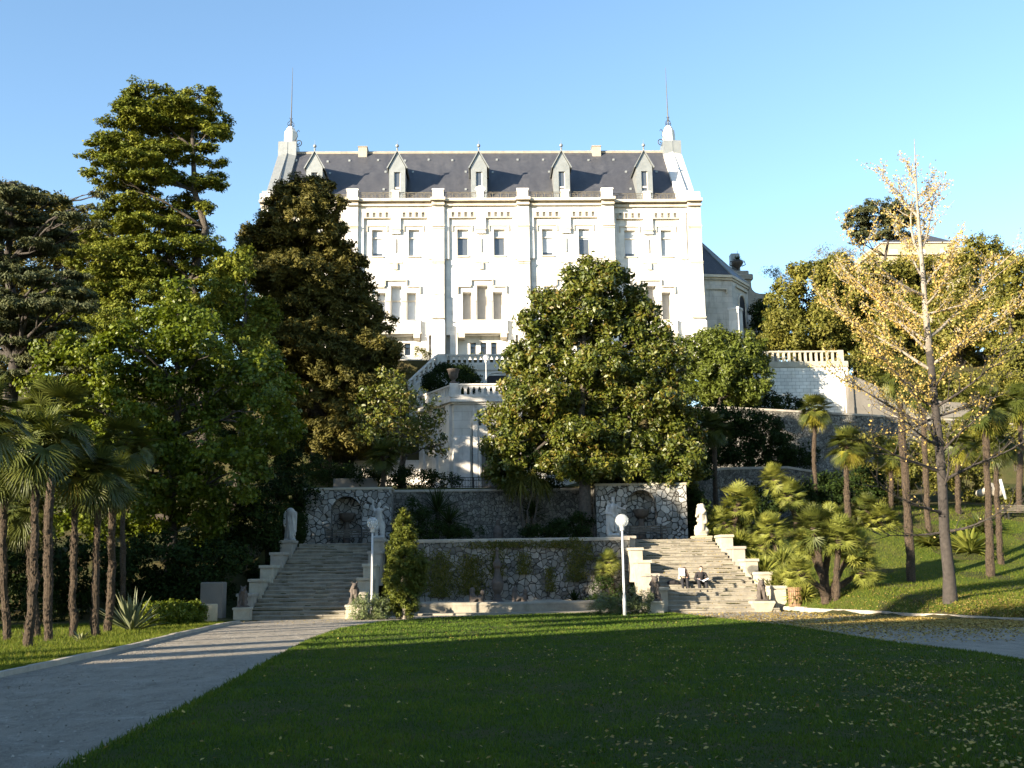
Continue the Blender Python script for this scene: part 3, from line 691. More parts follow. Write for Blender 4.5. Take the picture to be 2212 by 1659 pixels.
# concrete ramp wall
m = MB(); q = [(1834, 808), (1930, 849), (2041, 868), (2120, 872), (2120, 912), (2041, 903), (1832, 893)]
pts = [P(x, y, 87.0) for x, y in q]; m.v = [(p.x, 87.0, p.z) for p in pts] + [(p.x, 90.0, p.z) for p in pts]; n = len(q)
m.f = [tuple(range(n-1, -1, -1)), tuple(range(n, 2*n))] + [(i, (i+1) % n, n+(i+1) % n, n+i) for i in range(n)]
tag(build('ramp_wall', m, M['concrete']), 'plain brownish concrete ramp wall right of the white block wall', 'wall')
# ================================================================== PALACE
Y0 = 106.0
def fx(px, Y=Y0): return P(px, 600, Y).x
def fz(py, Y=Y0): return P(1040, py, Y).z
K = mpp(Y0)*1.0
zbase = fz(775); pal = thing('white_palace', 'white stone palace with slate roof and five dormers above the gardens', 'palace', (0, Y0, TOP))
XL, XR = fx(559), fx(1518)
bays = [(575, 760, 668, .6), (760, 947, 854, 0), (947, 1131.5, 1039.5, 0), (1131.5, 1316, 1224, 0), (1316, 1504, 1405, .6)]
main, trim, apron = MB(), MB(), MB()
wins = []
def rect(m, px0, px1, py0, py1, y, d, Yr=Y0, b=0):       # box from picture measures, front face at y, depth d
    x0, x1, z1_, z0_ = fx(px0), fx(px1), fz(py0), fz(py1); (m.bbox if b else m.box)(x0, x1, y, y+d, z0_, z1_, *([b] if b else []))
for bi, (l, r_, c, dy) in enumerate(bays):
    y = Y0 + dy; dz = 0; trim, apron = MB(), MB()
    if bi == 0: l = 559
    if bi == 4: r_ = 1518
    holes = []
    for o in (-39.5, 40): h = (fx(c+o-12), fx(c+o+12), fz(552), fz(495)); holes.append(h); wins.append(('u', h, y, bi, .34))
    cc = c+2
    for o, w_, pt in ((0, 11.6, 616), (-33, 9.7, 630.5), (33, 9.7, 630.5)):
        h = (fx(cc+o-w_), fx(cc+o+w_), fz(690.5), fz(pt)); holes.append(h); wins.append(('m', h, y, bi, .62))
    wall_holes(main, fx(l), fx(r_), fz(723), fz(437), y, holes, .9)
    gh = []
    for o in (-21, 1.5, 24): h = (fx(cc+o-6.2), fx(cc+o+6.2), fz(762.6), fz(736.5)); gh.append(h); wins.append(('g', h, y+.75, bi, .3))
    wall_holes(main, fx(l), fx(r_), fz(800), fz(723), y+.75, gh, .5)
    main.quad((fx(l), y, fz(723)), (fx(r_), y, fz(723)), (fx(r_), y+.75, fz(723)), (fx(l), y+.75, fz(723)))
    # frieze and small corbels
    L_ = fx(l); R_ = fx(r_); yf = y-.28
    main.box(L_, R_, yf, y, fz(459.5), fz(437))
    for s in (-1, 1):
        cg = c + s*39.5
        trim.box(fx(cg-29), fx(cg+29), yf-.02, y, fz(472.3), fz(470.2))
        for k in range(5):
            q = cg-27.5+k*13.8; trim.box(fx(q-3.9), fx(q+3.9), yf, y, fz(470.1), fz(459.6))
    # blind strips beside and between the windows
    main.box(fx(c-10), fx(c+11), yf+.02, y, fz(505), fz(459.6))
    main.box(fx(c-83), fx(c-69), yf+.02, y, fz(560), fz(459.6)); main.box(fx(c+69.5), fx(c+83), yf+.02, y, fz(560), fz(459.6))
    trim.box(fx(c-11.5), fx(c+12), yf-.08, y, fz(497.5), fz(494.5)); trim.box(fx(c-9.5), fx(c+10), yf-.03, y, fz(501), fz(497.6))
    for s in (-39.5, 40):                               # hood moulds, sills
        q = c+s
        trim.box(fx(q-23), fx(q+22), y-.13, y, fz(488.6), fz(486)); trim.box(fx(q-23), fx(q-20.6), y-.13, y, fz(500), fz(488.7)); trim.box(fx(q+19.6), fx(q+22), y-.13, y, fz(500), fz(488.7))
        trim.box(fx(q-14), fx(q+14), y-.14, y, fz(555.5), fz(552.4))
    trim.box(fx(c-1), fx(c+1.6), y-.12, y, fz(545), fz(515))
    trim.box(fx(c-14), fx(c+15), y-.10, y, fz(568), fz(565)); trim.box(fx(c-4), fx(c+5), y-.2, y, fz(582), fz(568.1))
    # stepped hood over the triple window
    for a_, b_, p_ in ((-54, -25, 617.5), (-25, 24, 603), (24, 53, 617.5)): trim.box(fx(cc+a_), fx(cc+b_), y-.20, y, fz(p_+3.2), fz(p_))
    for a_, p0, p1 in ((-54, 620.8, 634), (-25, 606.3, 617.4), (21.4, 606.3, 617.4), (50.4, 620.8, 634)): trim.box(fx(cc+a_), fx(cc+a_+2.6), y-.20, y, fz(p1), fz(p0))
    for s in (-17.3, 17.3):                              # piers between the lights: broad head, slimmer shaft
        trim.box(fx(cc+s-5.6), fx(cc+s+5.6), y-.10, y+.03, fz(650.5), fz(631)); trim.box(fx(cc+s-3.9), fx(cc+s+3.9), y-.05, y+.02, fz(690), fz(650.6))
    # balcony apron with brackets
    x0, x1 = fx(cc-53), fx(cc+53); apron.bbox(x0, x1, y-.40, y, fz(719), fz(693), .05); trim.box(x0-.1, x1+.1, y-.47, y, fz(722), fz(719.1)); trim.box(x0-.06, x1+.06, y-.44, y, fz(693.6), fz(692.2))
    for s in (-1, 1): trim.box(fx(cc+s*45-7), fx(cc+s*45+7), y-.6, y+.75, fz(731.5), fz(722.9))
    for s in (-1, 1): main.box(fx(cc+s*62-8), fx(cc+s*62+8), y-.05, y+.75, fz(800), fz(723))
    # cornice
    trim.box(L_, R_, y-.55, y, fz(447.5), fz(443.4)); trim.box(L_, R_, y-.38, y, fz(443.3), fz(439)); trim.bbox(L_, R_, y-.85, y+.9, fz(438.9), fz(433), .04)
    build('stone_trim', trim, M['trim'], pal); build('balcony', apron, M['facade'], pal)
# big pilasters
pil = [574, 760, 947, 1131.5, 1316, 1506]
for i, px in enumerate(pil):
    hw = 13 if 0 < i < 5 else 14; y = Y0-.55 if 0 < i < 5 else Y0+.05; dd = .55+1.2
    trim = MB(); main.box(fx(px-hw), fx(px+hw), y, y+dd, fz(640), fz(437.2)); main.box(fx(px-hw), fx(px+hw), y-.12, y+dd, fz(697), fz(640.1)); main.box(fx(px-hw-1.2), fx(px+hw+1.2), y-.35, y+dd, fz(800), fz(697.1))
    for p0, p1, e, o in ((489, 492.5, 1, .14), (494, 497, .5, .08), (567, 569, 1, .16), (569.1, 573, .4, .08), (688, 691, 1, .35), (637, 640, .2, .16)):
        trim.box(fx(px-hw-e), fx(px+hw+e), y-o, y, fz(p1), fz(p0))
    trim.box(fx(px-8), fx(px+8), y-.40, y, fz(713), fz(700))
    trim.box(fx(px-hw-1), fx(px+hw+1), y-.34, y+.6, fz(447.5), fz(443.4)); trim.box(fx(px-hw-.6), fx(px+hw+.6), y-.22, y+.6, fz(443.3), fz(439)); trim.bbox(fx(px-hw-3), fx(px+hw+3), y-.62, y+1.2, fz(438.9), fz(432.6), .04)
    build('pilaster_trim', trim, M['trim'], pal)
# side and rear walls
XB = fx(559), fx(1518); zt = fz(437)
main.box(XB[0], XB[0]+.5, Y0+1.9, Y0+17.5, fz(800), zt-.02); main.box(XB[1]-.5, XB[1], Y0+1.9, Y0+17.5, fz(800), zt-.02); main.box(XB[0], XB[1], Y0+17.5, Y0+18, fz(800), zt)
build('wall', main, M['facade'], pal)
m = MB(); m.box(XB[0]+.6, XB[1]-.6, Y0+1.9, Y0+17, fz(798), zt-.1); build('inner_wall', m, M['interior'], pal)
# drainpipes
for px in (774.5, 962, 1147, 1328):
    m = MB(); m.tube([(fx(px), Y0-.14, fz(439)), (fx(px), Y0-.14, fz(770))], .075, 8); build('drainpipe', m, M['zinc'], pal)
rdw = random.Random(4)
for k, (ty, h, y, bi, dep) in enumerate(wins):
    x0, x1, z0, z1_ = h; f = MB(); fy = y+dep; e = .07
    f.box(x0, x0+e, fy, fy+.08, z0, z1_); f.box(x1-e, x1, fy, fy+.08, z0, z1_); f.box(x0+e, x1-e, fy, fy+.08, z1_-e, z1_); f.box(x0+e, x1-e, fy, fy+.08, z0, z0+e)
    H = z1_-z0
    if ty == 'u': f.box(x0+e, x1-e, fy-.1, fy+.08, z0+H*.685, z0+H*.725)
    elif ty == 'm': f.box(x0+e, x1-e, fy-.02, fy+.08, z0+2.05, z0+2.2) if bi == 1 else None
    else:
        f.box(x0+e, x1-e, fy-.01, fy+.08, z0+H*.6, z0+H*.66)
    wf = build('window', f, M['frame'] if ty != 'g' else M['iron'], pal)
    p = MB(); p.box(x0+e, x1-e, fy+.085, fy+.10, z0+e, z1_-e); build('pane', p, M['pane'], wf)
    if ty == 'u' and bi != 9:
        low = [.12, .0, .0, .0][k % 4] if bi not in (2,) else .68; low = .6 if (bi == 3 and k % 5 == 0) else low
        p = MB(); p.box(x0+e+.01, x1-e-.01, fy+.055, fy+.08, z0+e+H*low, z1_-e-.01); build('blind', p, M['shutter'], wf)
    if ty == 'm' and bi not in (1,):
        p = MB(); p.box(x0+e+.01, x1-e-.01, fy+.055, fy+.08, z0+e, z1_-e-.01); build('blind', p, M['beigeblind'], wf)
    if ty == 'm' and bi == 1:
        p = MB(); p.box(x0+e+.01, x1-e-.01, fy+.07, fy+.08, z0+e, z1_-e-.01); build('curtain', p, M['shutter'], wf)
    if ty == 'g':
        p = MB()
        for q in range(3): xx = x0+e+(x1-x0-2*e)*(q+1)/4; p.box(xx-.015, xx+.015, fy-.06, fy-.03, z0, z0+H*.6)
        build('grille', p, M['iron'], wf)
# roof
ye, yr = Y0+1.1, Y0+9.3; ze = fz(437)+.1; zr = P(1040, 328, yr).z
sl_ = (zr-ze)/(yr-ye); XI = fx(618), fx(1460)
m = MB(); m.add([(XB[0]+.8, ye, ze), (XB[1]-.8, ye, ze), (XB[1]-.8, yr, zr), (XB[0]+.8, yr, zr), (XB[0]+.8, yr+8.2, ze), (XB[1]-.8, yr+8.2, ze)], [(0, 1, 2, 3), (3, 2, 5, 4), (0, 3, 4), (1, 5, 2)])
m.box(XB[0]+.3, XB[1]-.3, Y0+.2, Y0+17.6, ze-.25, ze-.01)
roof = build('roof', m, M['slate'], pal)
m = MB(); m.xprism([(yr-.3, zr-.30), (yr-.35, zr-.12), (yr-.12, zr+.06), (yr+.12, zr+.06), (yr+.35, zr-.12), (yr+.3, zr-.3)], XB[0]+1.9, XB[1]-1.9); build('ridge_coping', m, M['plinth'], roof)
m = MB()
for px in (785, 1287):
    x = P(px, 330, yr).x; m.box(x-.48, x+.48, yr-.8, yr+.5, zr-1.1, zr+.3); m.box(x-.54, x+.54, yr-.88, yr+.6, zr+.3, zr+.38)
    build('ridge_hatch', m, M['plinth'], roof); m = MB()
def roofpt(px, py):
    d = ray(px, py); # plane z = ze+sl_(y-ye)
    t_ = (ze + sl_*(EYE.y-ye) - EYE.z)/(d.z - sl_*d.y); return EYE+d*t_
for px, py in ((640, 348), (708, 350), (755, 348), (817, 347), (875, 348), (926, 346), (977, 347), (1073, 346), (1118, 346), (1173, 346), (1271, 347), (1325, 346), (1438, 346), (623, 375), (713, 375), (833, 372), (892, 372), (1006, 372), (1064, 373), (1186, 372), (1352, 372), (1418, 372), (829, 410), (1006, 410), (1362, 409), (1459, 409)):
    p = roofpt(px, py); m = MB(); m.box(p.x-.11, p.x+.11, p.y-.14, p.y+.1, p.z-.1, p.z+.13); build('roof_vent', m, M['zinc'], roof)
# gable parapets, turrets, rods
for sgn, X, mt in ((-1, XB[0], 'zinc'), (1, XB[1], 'facade')):
    gp = MB(); xa, xb = (X, X+2.0) if sgn < 0 else (X-2.0, X); xm = (xa+xb)/2; up = .55
    for a_, b_, ha, hb in ((xa, xm, -.12, .10), (xm, xb, .10, -.12)):   # two leaves meeting in a raised seam
        for (ya, yb) in ((ye-.3, yr-1.1),):
            za, zb_ = ze+sl_*(ya-ye)+up, ze+sl_*(yb-ye)+up
            gp.add([(a_, ya, za-2), (b_, ya, za-2), (b_, yb, zb_-3), (a_, yb, zb_-3), (a_, ya, za+ha), (b_, ya, za+hb), (b_, yb, zb_+hb), (a_, yb, zb_+ha)], [(0,3,2,1),(4,5,6,7),(0,1,5,4),(1,2,6,5),(2,3,7,6),(3,0,4,7)])
    za, zb_ = ze+sl_*(yr-1.1-ye)+up, ze+up
    gp.add([(xa, yr+1.1, za-3), (xb, yr+1.1, za-3), (xb, yr+8.4, zb_-2), (xa, yr+8.4, zb_-2), (xa, yr+1.1, za), (xb, yr+1.1, za), (xb, yr+8.4, zb_), (xa, yr+8.4, zb_)], [(0,3,2,1),(4,5,6,7),(0,1,5,4),(1,2,6,5),(2,3,7,6),(3,0,4,7)])
    gp.tube([(xm, ye-.3, ze+up+.13), (xm, yr-1.1, ze+sl_*(yr-1.1-ye)+up+.13)], .07, 6)
    build('gable_coping', gp, M[mt], roof)
    m = MB(); zt2 = P(1040, 312, yr).z; m.bbox(xa, xb, yr-1.1, yr+1.1, zr-3, zt2, .06); m.box(xm-.04, xm+.04, yr-1.14, yr-1.1, zr-1, zt2-.1); build('parapet_block', m, M['zinc'], roof)
    m = MB(); h = P(1040, 274, yr).z-zt2; xt = xm - sgn*.16
    m.lathe([(.78, 0), (.72, .3), (.70, h*.55), (.66, h*.72), (.52, h*.80), (.46, h*.84), (.50, h*.87), (.34, h*.96), (.30, h)], (xt, yr, zt2), 8); build('turret', m, M['facade'], pal)
    top = zt2+h; m = MB()
    for k in range(4):                                   # wrought iron crown
        a_ = k*math.pi/2+.5; pr = [(0, .15), (.18, .12), (.40, .3), (.34, .55), (.12, .75), (.05, 1.0), (.2, 1.15)]
        m.tube([(xt+r*math.cos(a_), yr+r*math.sin(a_), top-.05+z) for r, z in pr], .03, 5)
    m.ring((xt, yr, top+.2), .3, .025, axis='Z')
    build('iron_crown', m, M['iron'], pal)
    m = MB(); zt3 = P(617 if sgn < 0 else 1445, 146, yr).z; m.tube([(xt, yr, top-.1), (xt-sgn*.02, yr, top+2), (xt-sgn*.05, yr, zt3)], [.075, .06, .018], 6); build('lightning_rod', m, M['iron'], pal)
    m = MB(); sp_ = []
    for k in range(26):                                  # scroll bracket on the inner side
        a_ = k*.42; r = .50-.016*k; sp_.append((xt-sgn*(.98+r*math.cos(a_+2.2)*1), yr-.5, zt2+.05+r*math.sin(a_+2.2)))
    m.tube(sp_, .05, 5); m.tube([sp_[0], (xt-sgn*.85, yr-.5, zt2+.8), (xt-sgn*.75, yr-.5, zt2+1.3), (xt-sgn*.95, yr-.5, zt2+1.55), (xt-sgn*1.08, yr-.5, zt2+1.35)], .045, 5); build('scroll_bracket', m, M['iron'], pal)
    m = MB(); m.bbox(xa-.1, xb+.1, Y0-.1, Y0+1.5, fz(437), fz(416), .05); build('corner_block', m, M['facade'], pal)
# dormers
for px in (679, 858, 1034.5, 1213.5, 1392):
    yd = Y0+1.9; x = P(px, 380, yd).x; k = mpp(yd); zd0 = ze-.1; zsh = P(1040, 360, yd).z; zap = P(1040, 327, yd).z; hw = 18.2*k
    d = MB(); hh = (x-7.2*k, x+7.2*k, zd0+.3, P(1040, 371, yd).z)
    wall_holes(d, x-hw, x+hw, zd0, zsh, yd, [hh], .25)
    yb = ye+(zap-ze)/sl_; ybs = ye+(zsh-ze)/sl_
    d.add([(x-hw, yd, zsh), (x+hw, yd, zsh), (x, yd, zap-.1)], [(0, 1, 2)])
    for s in (-1, 1): d.add([(x+s*hw, yd, zd0), (x+s*hw, yd, zsh), (x+s*hw, ybs, zsh), (x+s*hw, yd+.3, zd0)], [(0, 1, 2, 3)])
    dm = build('dormer', d, M['zinc'], roof)
    d = MB()
    for s in (-1, 1):
        e0 = (x+s*(hw+.17), zsh-.20); n_ = Vector((zap-zsh, 0, -s*(-1)*hw)).normalized()
        for z_off, th in ((0, .1),):
            A = Vector((x, yd-.18, zap)); B = Vector((e0[0], yd-.18, e0[1])); A2 = Vector((x, yb, zap)); B2 = Vector((e0[0], ye+(e0[1]-ze)/sl_, e0[1]))
            up_ = Vector((s*.09, 0, .05))
            d.add([A, B, B2, A2, A+Vector((0, 0, .16)), B+up_, B2+up_, A2+Vector((0, 0, .16))], [(0,3,2,1),(4,5,6,7),(0,1,5,4),(1,2,6,5),(2,3,7,6),(3,0,4,7)])
    build('gable_roof', d, M['zinc'], dm); d = MB()
    d.tube([(x, yd-.05, zap), (x, yd-.05, zap+.35)], [.09, .05], 8); d.ball((x, yd-.05, zap+.62), .19, 12, 8); d.ball((x, yd-.05, zap+.28), .11, 10, 6); d.tube([(x, yd-.05, zap+.75), (x, yd-.05, zap+1.25)], [.03, .01], 5)
    build('finial', d, M['zinc'], dm); d = MB()
    x0, x1, z0, z1_ = hh; d.box(x0, x0+.07, yd+.14, yd+.2, z0, z1_); d.box(x1-.07, x1, yd+.14, yd+.2, z0, z1_); d.box(x0, x1, yd+.12, yd+.2, z0+(z1_-z0)*.52, z0+(z1_-z0)*.57)
    build('dormer_frame', d, M['frame'], dm); d = MB(); d.box(x0, x1, yd+.2, yd+.22, z0, z1_); build('dormer_pane', d, M['pane'], dm)
# parapet piers and iron railing
pier_px = [(574, 13, 1), (668, 9, 0), (760, 13, 1), (854, 9, 0), (947, 13, 1), (1039, 9, 0), (1131.5, 13, 1), (1224, 9.5, 0), (1316, 13, 1), (1405, 9, 0), (1492, 6, 0)]
for px, hw, big in pier_px:
    dy = .6 if px < 700 or px > 1330 else 0; y = Y0-.5+dy; top_ = 410 if big else 413; m = MB(); x0, x1 = fx(px-hw), fx(px+hw)
    m.bbox(x0+.06, x1-.06, y+.05, y+.9, fz(433)-.02, fz(top_+3.5), .01); m.bbox(x0-.02, x1+.02, y-.02, y+.96, fz(top_+3.4), fz(top_), .03); m.box(x0-.01, x1+.01, y, y+.95, fz(433)+.005, fz(430))
    if big == 0 and px == 1039: m.yprism([(fx(px)+.55*math.cos(math.pi*i/10), fz(top_)+.45*math.sin(math.pi*i/10)) for i in range(11)], y+.05, y+.3)
    build('parapet_pier', m, M['facade'], pal)
for (a_, ha, _), (b_, hb, _2) in zip(pier_px, pier_px[1:]):
    dy = .6 if b_ < 765 or a_ > 1310 else 0; y = Y0-.15+dy; x0, x1 = fx(a_+ha)+.02, fx(b_-hb)-.02; z0, z1_ = fz(432)+.02, fz(416); m = MB()
    m.box(x0, x1, y-.03, y+.03, z1_-.06, z1_); m.box(x0, x1, y-.025, y+.025, z1_-.20, z1_-.16); m.box(x0, x1, y-.025, y+.025, z0+.04, z0+.09); n = max(2, round((x1-x0)/.75))
    for i in range(n+1):
        x = x0+(x1-x0)*i/n; m.box(x-.03, x+.03, y-.03, y+.03, z0, z1_)
        if i < n:
            xc = x+(x1-x0)/n/2; r = min((x1-x0)/n/2-.04, (z1_-z0-.3)/2); zc = z0+.08+(z1_-z0-.27)/2
            m.ring((xc, y, zc), r*.92, .022, 14, 'Y', 4); m.ring((xc, y, zc), r*.42, .018, 10, 'Y', 4)
            for s in (-1, 1): m.tube([(xc-r*.65, y, zc-s*r*.65), (xc+r*.65, y, zc+s*r*.65)], .014, 4)
    build('iron_railing', m, M['railiron'], pal)
# ---- round-ended side wing on the right
ap = MB(); Ya = 110.0
def ax_(px, Y=Ya): return P(px, 650, Y).x
def az_(py, Y=Ya): return P(1560, py, Y).z
side = [(fx(1518)+.01, 109.4), (P(1582, 650, 109.8).x, 109.8), (P(1616, 650, 113.5).x, 113.5), (P(1604, 650, 119).x, 119.0), (fx(1518)+.01, 121)]
wing = thing('side_wing', 'lower polygonal wing with steep slate roof right of the palace', 'building', (side[1][0], side[1][1], TOP))
z0_, z1_ = az_(775), az_(607)
ap.prism(side, z0_, z1_); build('wall', ap, M['pavilion'], wing)
m = MB(); c_ = (sum(p[0] for p in side)/5, sum(p[1] for p in side)/5)
for s_, a_, b_ in ((1.045, z1_, z1_+.22), (1.09, z1_+.222, z1_+.5)):
    m.prism([(c_[0]+(x-c_[0])*s_ if x > side[0][0]+.1 else x, c_[1]+(y-c_[1])*s_) for x, y in side], a_, b_)
build('cornice', m, M['trim'], wing)
apx = (fx(1518)+.01, 114.5, P(1518, 492, 114.5).z); m = MB(); ring_ = [(c_[0]+(x-c_[0])*1.06 if x > side[0][0]+.1 else x, c_[1]+(y-c_[1])*1.06, z1_+.5) for x, y in side]
m.add(ring_+[apx], [(i, i+1, 5) for i in range(4)] + [(4, 0, 5), (4, 3, 2, 1, 0)]); rf = build('roof', m, M['slate'], wing)
m = MB()
for i in (1, 2): m.tube([Vector(ring_[i])+Vector((0, 0, .03)), Vector(apx)], .09, 6)
build('hip_flashing', m, M['zinc'], rf)
# arched opening on the angled face
p1, p2 = Vector((*side[1], 0)), Vector((*side[2], 0)); d_ = (p2-p1).normalized(); n_ = Vector((d_.y, -d_.x, 0)); mid = p1.lerp(p2, .56); m = MB(); zt = az_(640, 112)-.9; zb2 = az_(712, 112); out = []
for i in range(13):
    a_ = math.pi*i/12; q = mid+d_*(.95*math.cos(a_))+n_*.03; out.append((q.x, q.y, zt+.95*math.sin(a_)))
for s in (-1, 1): q = mid+d_*(.95*s)+n_*.03; out = out+[(q.x, q.y, zb2)] if s < 0 else [(q.x, q.y, zb2)]+out
m.add(out, [tuple(range(len(out)))]); build('arched_opening', m, M['interior'], wing)
m = MB(); m.tube([Vector(o)+n_*.04 for o in out], .11, 6); q = mid+d_*.0+n_*.1; m.obox((q.x, q.y, 0), d_, n_, 1.5, .1, zt+1.5, zt+1.72); build('arch_frame', m, M['trim'], wing)
m = MB(); q = p1+n_*.2+d_*.2; m.obox((q.x, q.y, 0), d_, n_, .55, .55, z0_, az_(672)); m.obox((q.x, q.y, 0), d_, n_, .62, .62, az_(672)+.002, az_(667)); q = p2-d_*.3; m.obox((q.x, q.y, 0), d_, n_, .4, .5, z0_, az_(668)); build('buttress', m, M['facade'], wing)
m = MB(); a_, b_ = ax_(1524), ax_(1568); m.box(a_, b_, 109.42, 109.62, az_(628), az_(625)); m.box(b_, b_+.1, 109.5, 109.72, az_(636), az_(625)); build('string_course', m, M['trim'], wing)
# ---- gate pier with planted urn behind
yg = 122.0
def gxp(px): return P(px, 600, yg).x
def gzp(py): return P(1600, py, yg).z
gp = thing('stone_pier', 'ochre stone pier with curved shoulder behind the side wing', 'pier', (gxp(1603), yg, TOP))
m = MB(); m.bbox(gxp(1584), gxp(1622), yg, yg+1.8, TOP-1, gzp(604), .03); m.bbox(gxp(1580), gxp(1626), yg-.2, yg+2, gzp(603.9), gzp(592), .12); m.bbox(gxp(1588), gxp(1618), yg, yg+1.8, gzp(591.9), gzp(584), .1)
m.yprism([(gxp(1622), gzp(640)), (gxp(1622), gzp(612)), (gxp(1625), gzp(624)), (gxp(1631), gzp(630)), (gxp(1640), gzp(633)), (gxp(1672), gzp(634)), (gxp(1672), TOP-1), (gxp(1622), TOP-1)], yg+.3, yg+1.4)
build('pier_body', m, M['plinth'], gp)
x = gxp(1598.5); zz = gzp(584); t = thing('planted_urn', 'dark two-handled urn with spiky plant on top of the pier', 'urn', (x, yg+.9, zz))
m = MB(); m.lathe([(.38, 0), (.38, .1), (.13, .25), (.12, .42), (.35, .62), (.62, .95), (.70, 1.25), (.55, 1.45), (.5, 1.4)], (x, yg+.9, zz), 16)
for s in (-1, 1): m.tube([(x+s*.5, yg+.9, zz+.75), (x+s*.95, yg+.9, zz+.95), (x+s*.85, yg+.9, zz+1.35), (x+s*.55, yg+.9, zz+1.3)], .06, 6)
build('vase', m, M['bronze'], t, True); build('foliage', moved(rosette(70, .95, .07, 5, 85, .25, 5), (x, yg+.9, zz+1.35)), M['l_dark'], t)
# small turret roof seen beyond the wing
m = MB(); x = P(1592, 560, 124).x; zz = P(1592, 547, 124).z; m.bbox(x-.7, x+.35, 124, 125, TOP, zz, .05); m.tube([(x+.2, 124.5, zz), (x+.2, 124.5, zz+.5)], [.05, .02], 6); tag(build('chimney', m, M['zinc']), 'grey chimney with small finial beyond the wing roof', 'chimney')
# ---- pale villa on the hill at right
yv = 135.0; vx = [P(q, 540, yv).x for q in (1882, 2085)]; vz = lambda py: P(1980, py, yv).z
t = thing('hillside_villa', 'cream villa with low grey hipped roof above the trees at right', 'house', ((vx[0]+vx[1])/2, yv, TOP))
m = MB(); m.box(vx[0], vx[1], yv, yv+10, TOP, vz(535)); m.box(vx[0]+1.6, vx[1]-1.2, yv+.4, yv+9.4, vz(535), vz(524)); build('wall', m, M['sandstone'], t)
m = MB(); m.bbox(vx[0]-.3, vx[1]+.3, yv-.3, yv+10.3, vz(551), vz(549), .03); m.bbox(vx[0]+1.4, vx[1]-1, yv+.2, yv+9.6, vz(524)+.01, vz(521.5), .03); build('cornice', m, M['trim'], t)
a_, b_ = vx[0]+1.5, vx[1]-1.1; zt = P(1980, 508, yv+3).z; m = MB(); m.add([(a_, yv+.3, vz(521.4)), (b_, yv+.3, vz(521.4)), (b_, yv+9.5, vz(521.4)), (a_, yv+9.5, vz(521.4)), (a_+2.4, yv+3, zt), (b_-2.4, yv+3, zt), (b_-2.4, yv+7, zt), (a_+2.4, yv+7, zt)], [(0, 1, 5, 4), (1, 2, 6, 5), (2, 3, 7, 6), (3, 0, 4, 7), (4, 5, 6, 7)])
build('roof', m, M['slate'], t)
for q in (1930, 1990, 2040):
    x = P(q, 540, yv).x; m = MB(); m.box(x-.5, x+.5, yv-.02, yv+.1, vz(547), vz(538)); build('window', m, M['shutter'], t)
# ================================================================== BALUSTRADES AND PAVILION
def baluster_run(parent, a, b, z0a, z1a, z0b, z1b, sp, hw=.09, mat='balustrade', closed_back=False):
    """arched-slot balustrade from a to b (x,y); bottom z0, top z1 at each end"""
    a, b = Vector((*a, 0)), Vector((*b, 0)); L = (b-a).length; d = (b-a).normalized(); nn = Vector((-d.y, d.x, 0)); n = max(2, round(L/sp))
    def bar(lo0, hi0, lo1, hi1, th):
        m = MB(); v = []
        for p, lo, hi in ((a, lo0, hi0), (b, lo1, hi1)):
            for s in (-1, 1):
                q = p+nn*th*s; v += [(q.x, q.y, lo), (q.x, q.y, hi)]
        m.add(v, [(0, 4, 5, 1), (2, 3, 7, 6), (1, 5, 7, 3), (0, 2, 6, 4), (0, 1, 3, 2), (4, 6, 7, 5)]); return m
    build('handrail', bar(z1a-.13, z1a, z1b-.13, z1b, .2), M[mat], parent); build('bottom_rail', bar(z0a, z0a+.18, z0b, z0b+.18, .19), M[mat], parent)
    for i in range(n+1):
        t = i/n; p = a.lerp(b, t); lo = z0a+(z0b-z0a)*t+.18; hi = z1a+(z1b-z1a)*t-.13; m = MB(); w_ = sp*.5
        m.obox(p, d, nn, hw, .1, lo-.02, hi-.12); m.obox(p, d, nn, hw*1.5, .11, hi-.22, hi-.10); m.obox(p, d, nn, min(w_*.96, hw*2.0), .12, hi-.11, hi+.02)
        build('baluster', m, M[mat], parent)
# upper terrace
Yu = 92.0; def_z = lambda px, py, Y: P(px, py, Y).z
x0, x1 = P(948, 780, Yu).x, P(1230, 780, Yu).x; zt, zb_ = P(1020, 765.5, Yu).z, P(1020, 788, Yu).z
t = thing('upper_balustrade', 'upper white balustrade with descending stair rail before the palace', 'balustrade', (x0, Yu, 14.5))
m = MB(); m.bbox(x0-.2, x1, Yu-.1, Yu+.35, 14.2, zb_-.002, .02); m.box(x0-.3, x1, Yu-.2, Yu+.35, P(1020, 797, Yu).z-.15, P(1020, 797, Yu).z); build('masonry', m, M['pavilion'], t)
baluster_run(t, (x0+.6, Yu+.12), (x1, Yu+.12), zb_, zt, zb_, zt, .46, .1)
m = MB(); m.bbox(x0-.15, x0+.55, Yu-.05, Yu+.35, zb_, zt+.06, .03); build('pier', m, M['balustrade'], t)
pa = (x0, Yu+.1); pb = (P(884, 820, 90).x, 90.2); zb2 = P(884, 842, 90).z; zt2 = P(884, 820, 90).z
baluster_run(t, pb, (x0-.2, Yu+.1), zb2, zt2, zb_, zt, .46, .1)
m = MB(); m.add([(pb[0], pb[1], 9), (x0, Yu+.1, 9), (x0, Yu+.1, zb_), (pb[0], pb[1], zb2), (pb[0], pb[1]+.4, 9), (x0, Yu+.5, 9), (x0, Yu+.5, zb_), (pb[0], pb[1]+.4, zb2)], [(0, 1, 2, 3), (4, 7, 6, 5), (3, 2, 6, 7), (0, 3, 7, 4)]); build('stair_wall', m, M['pavilion'], t)
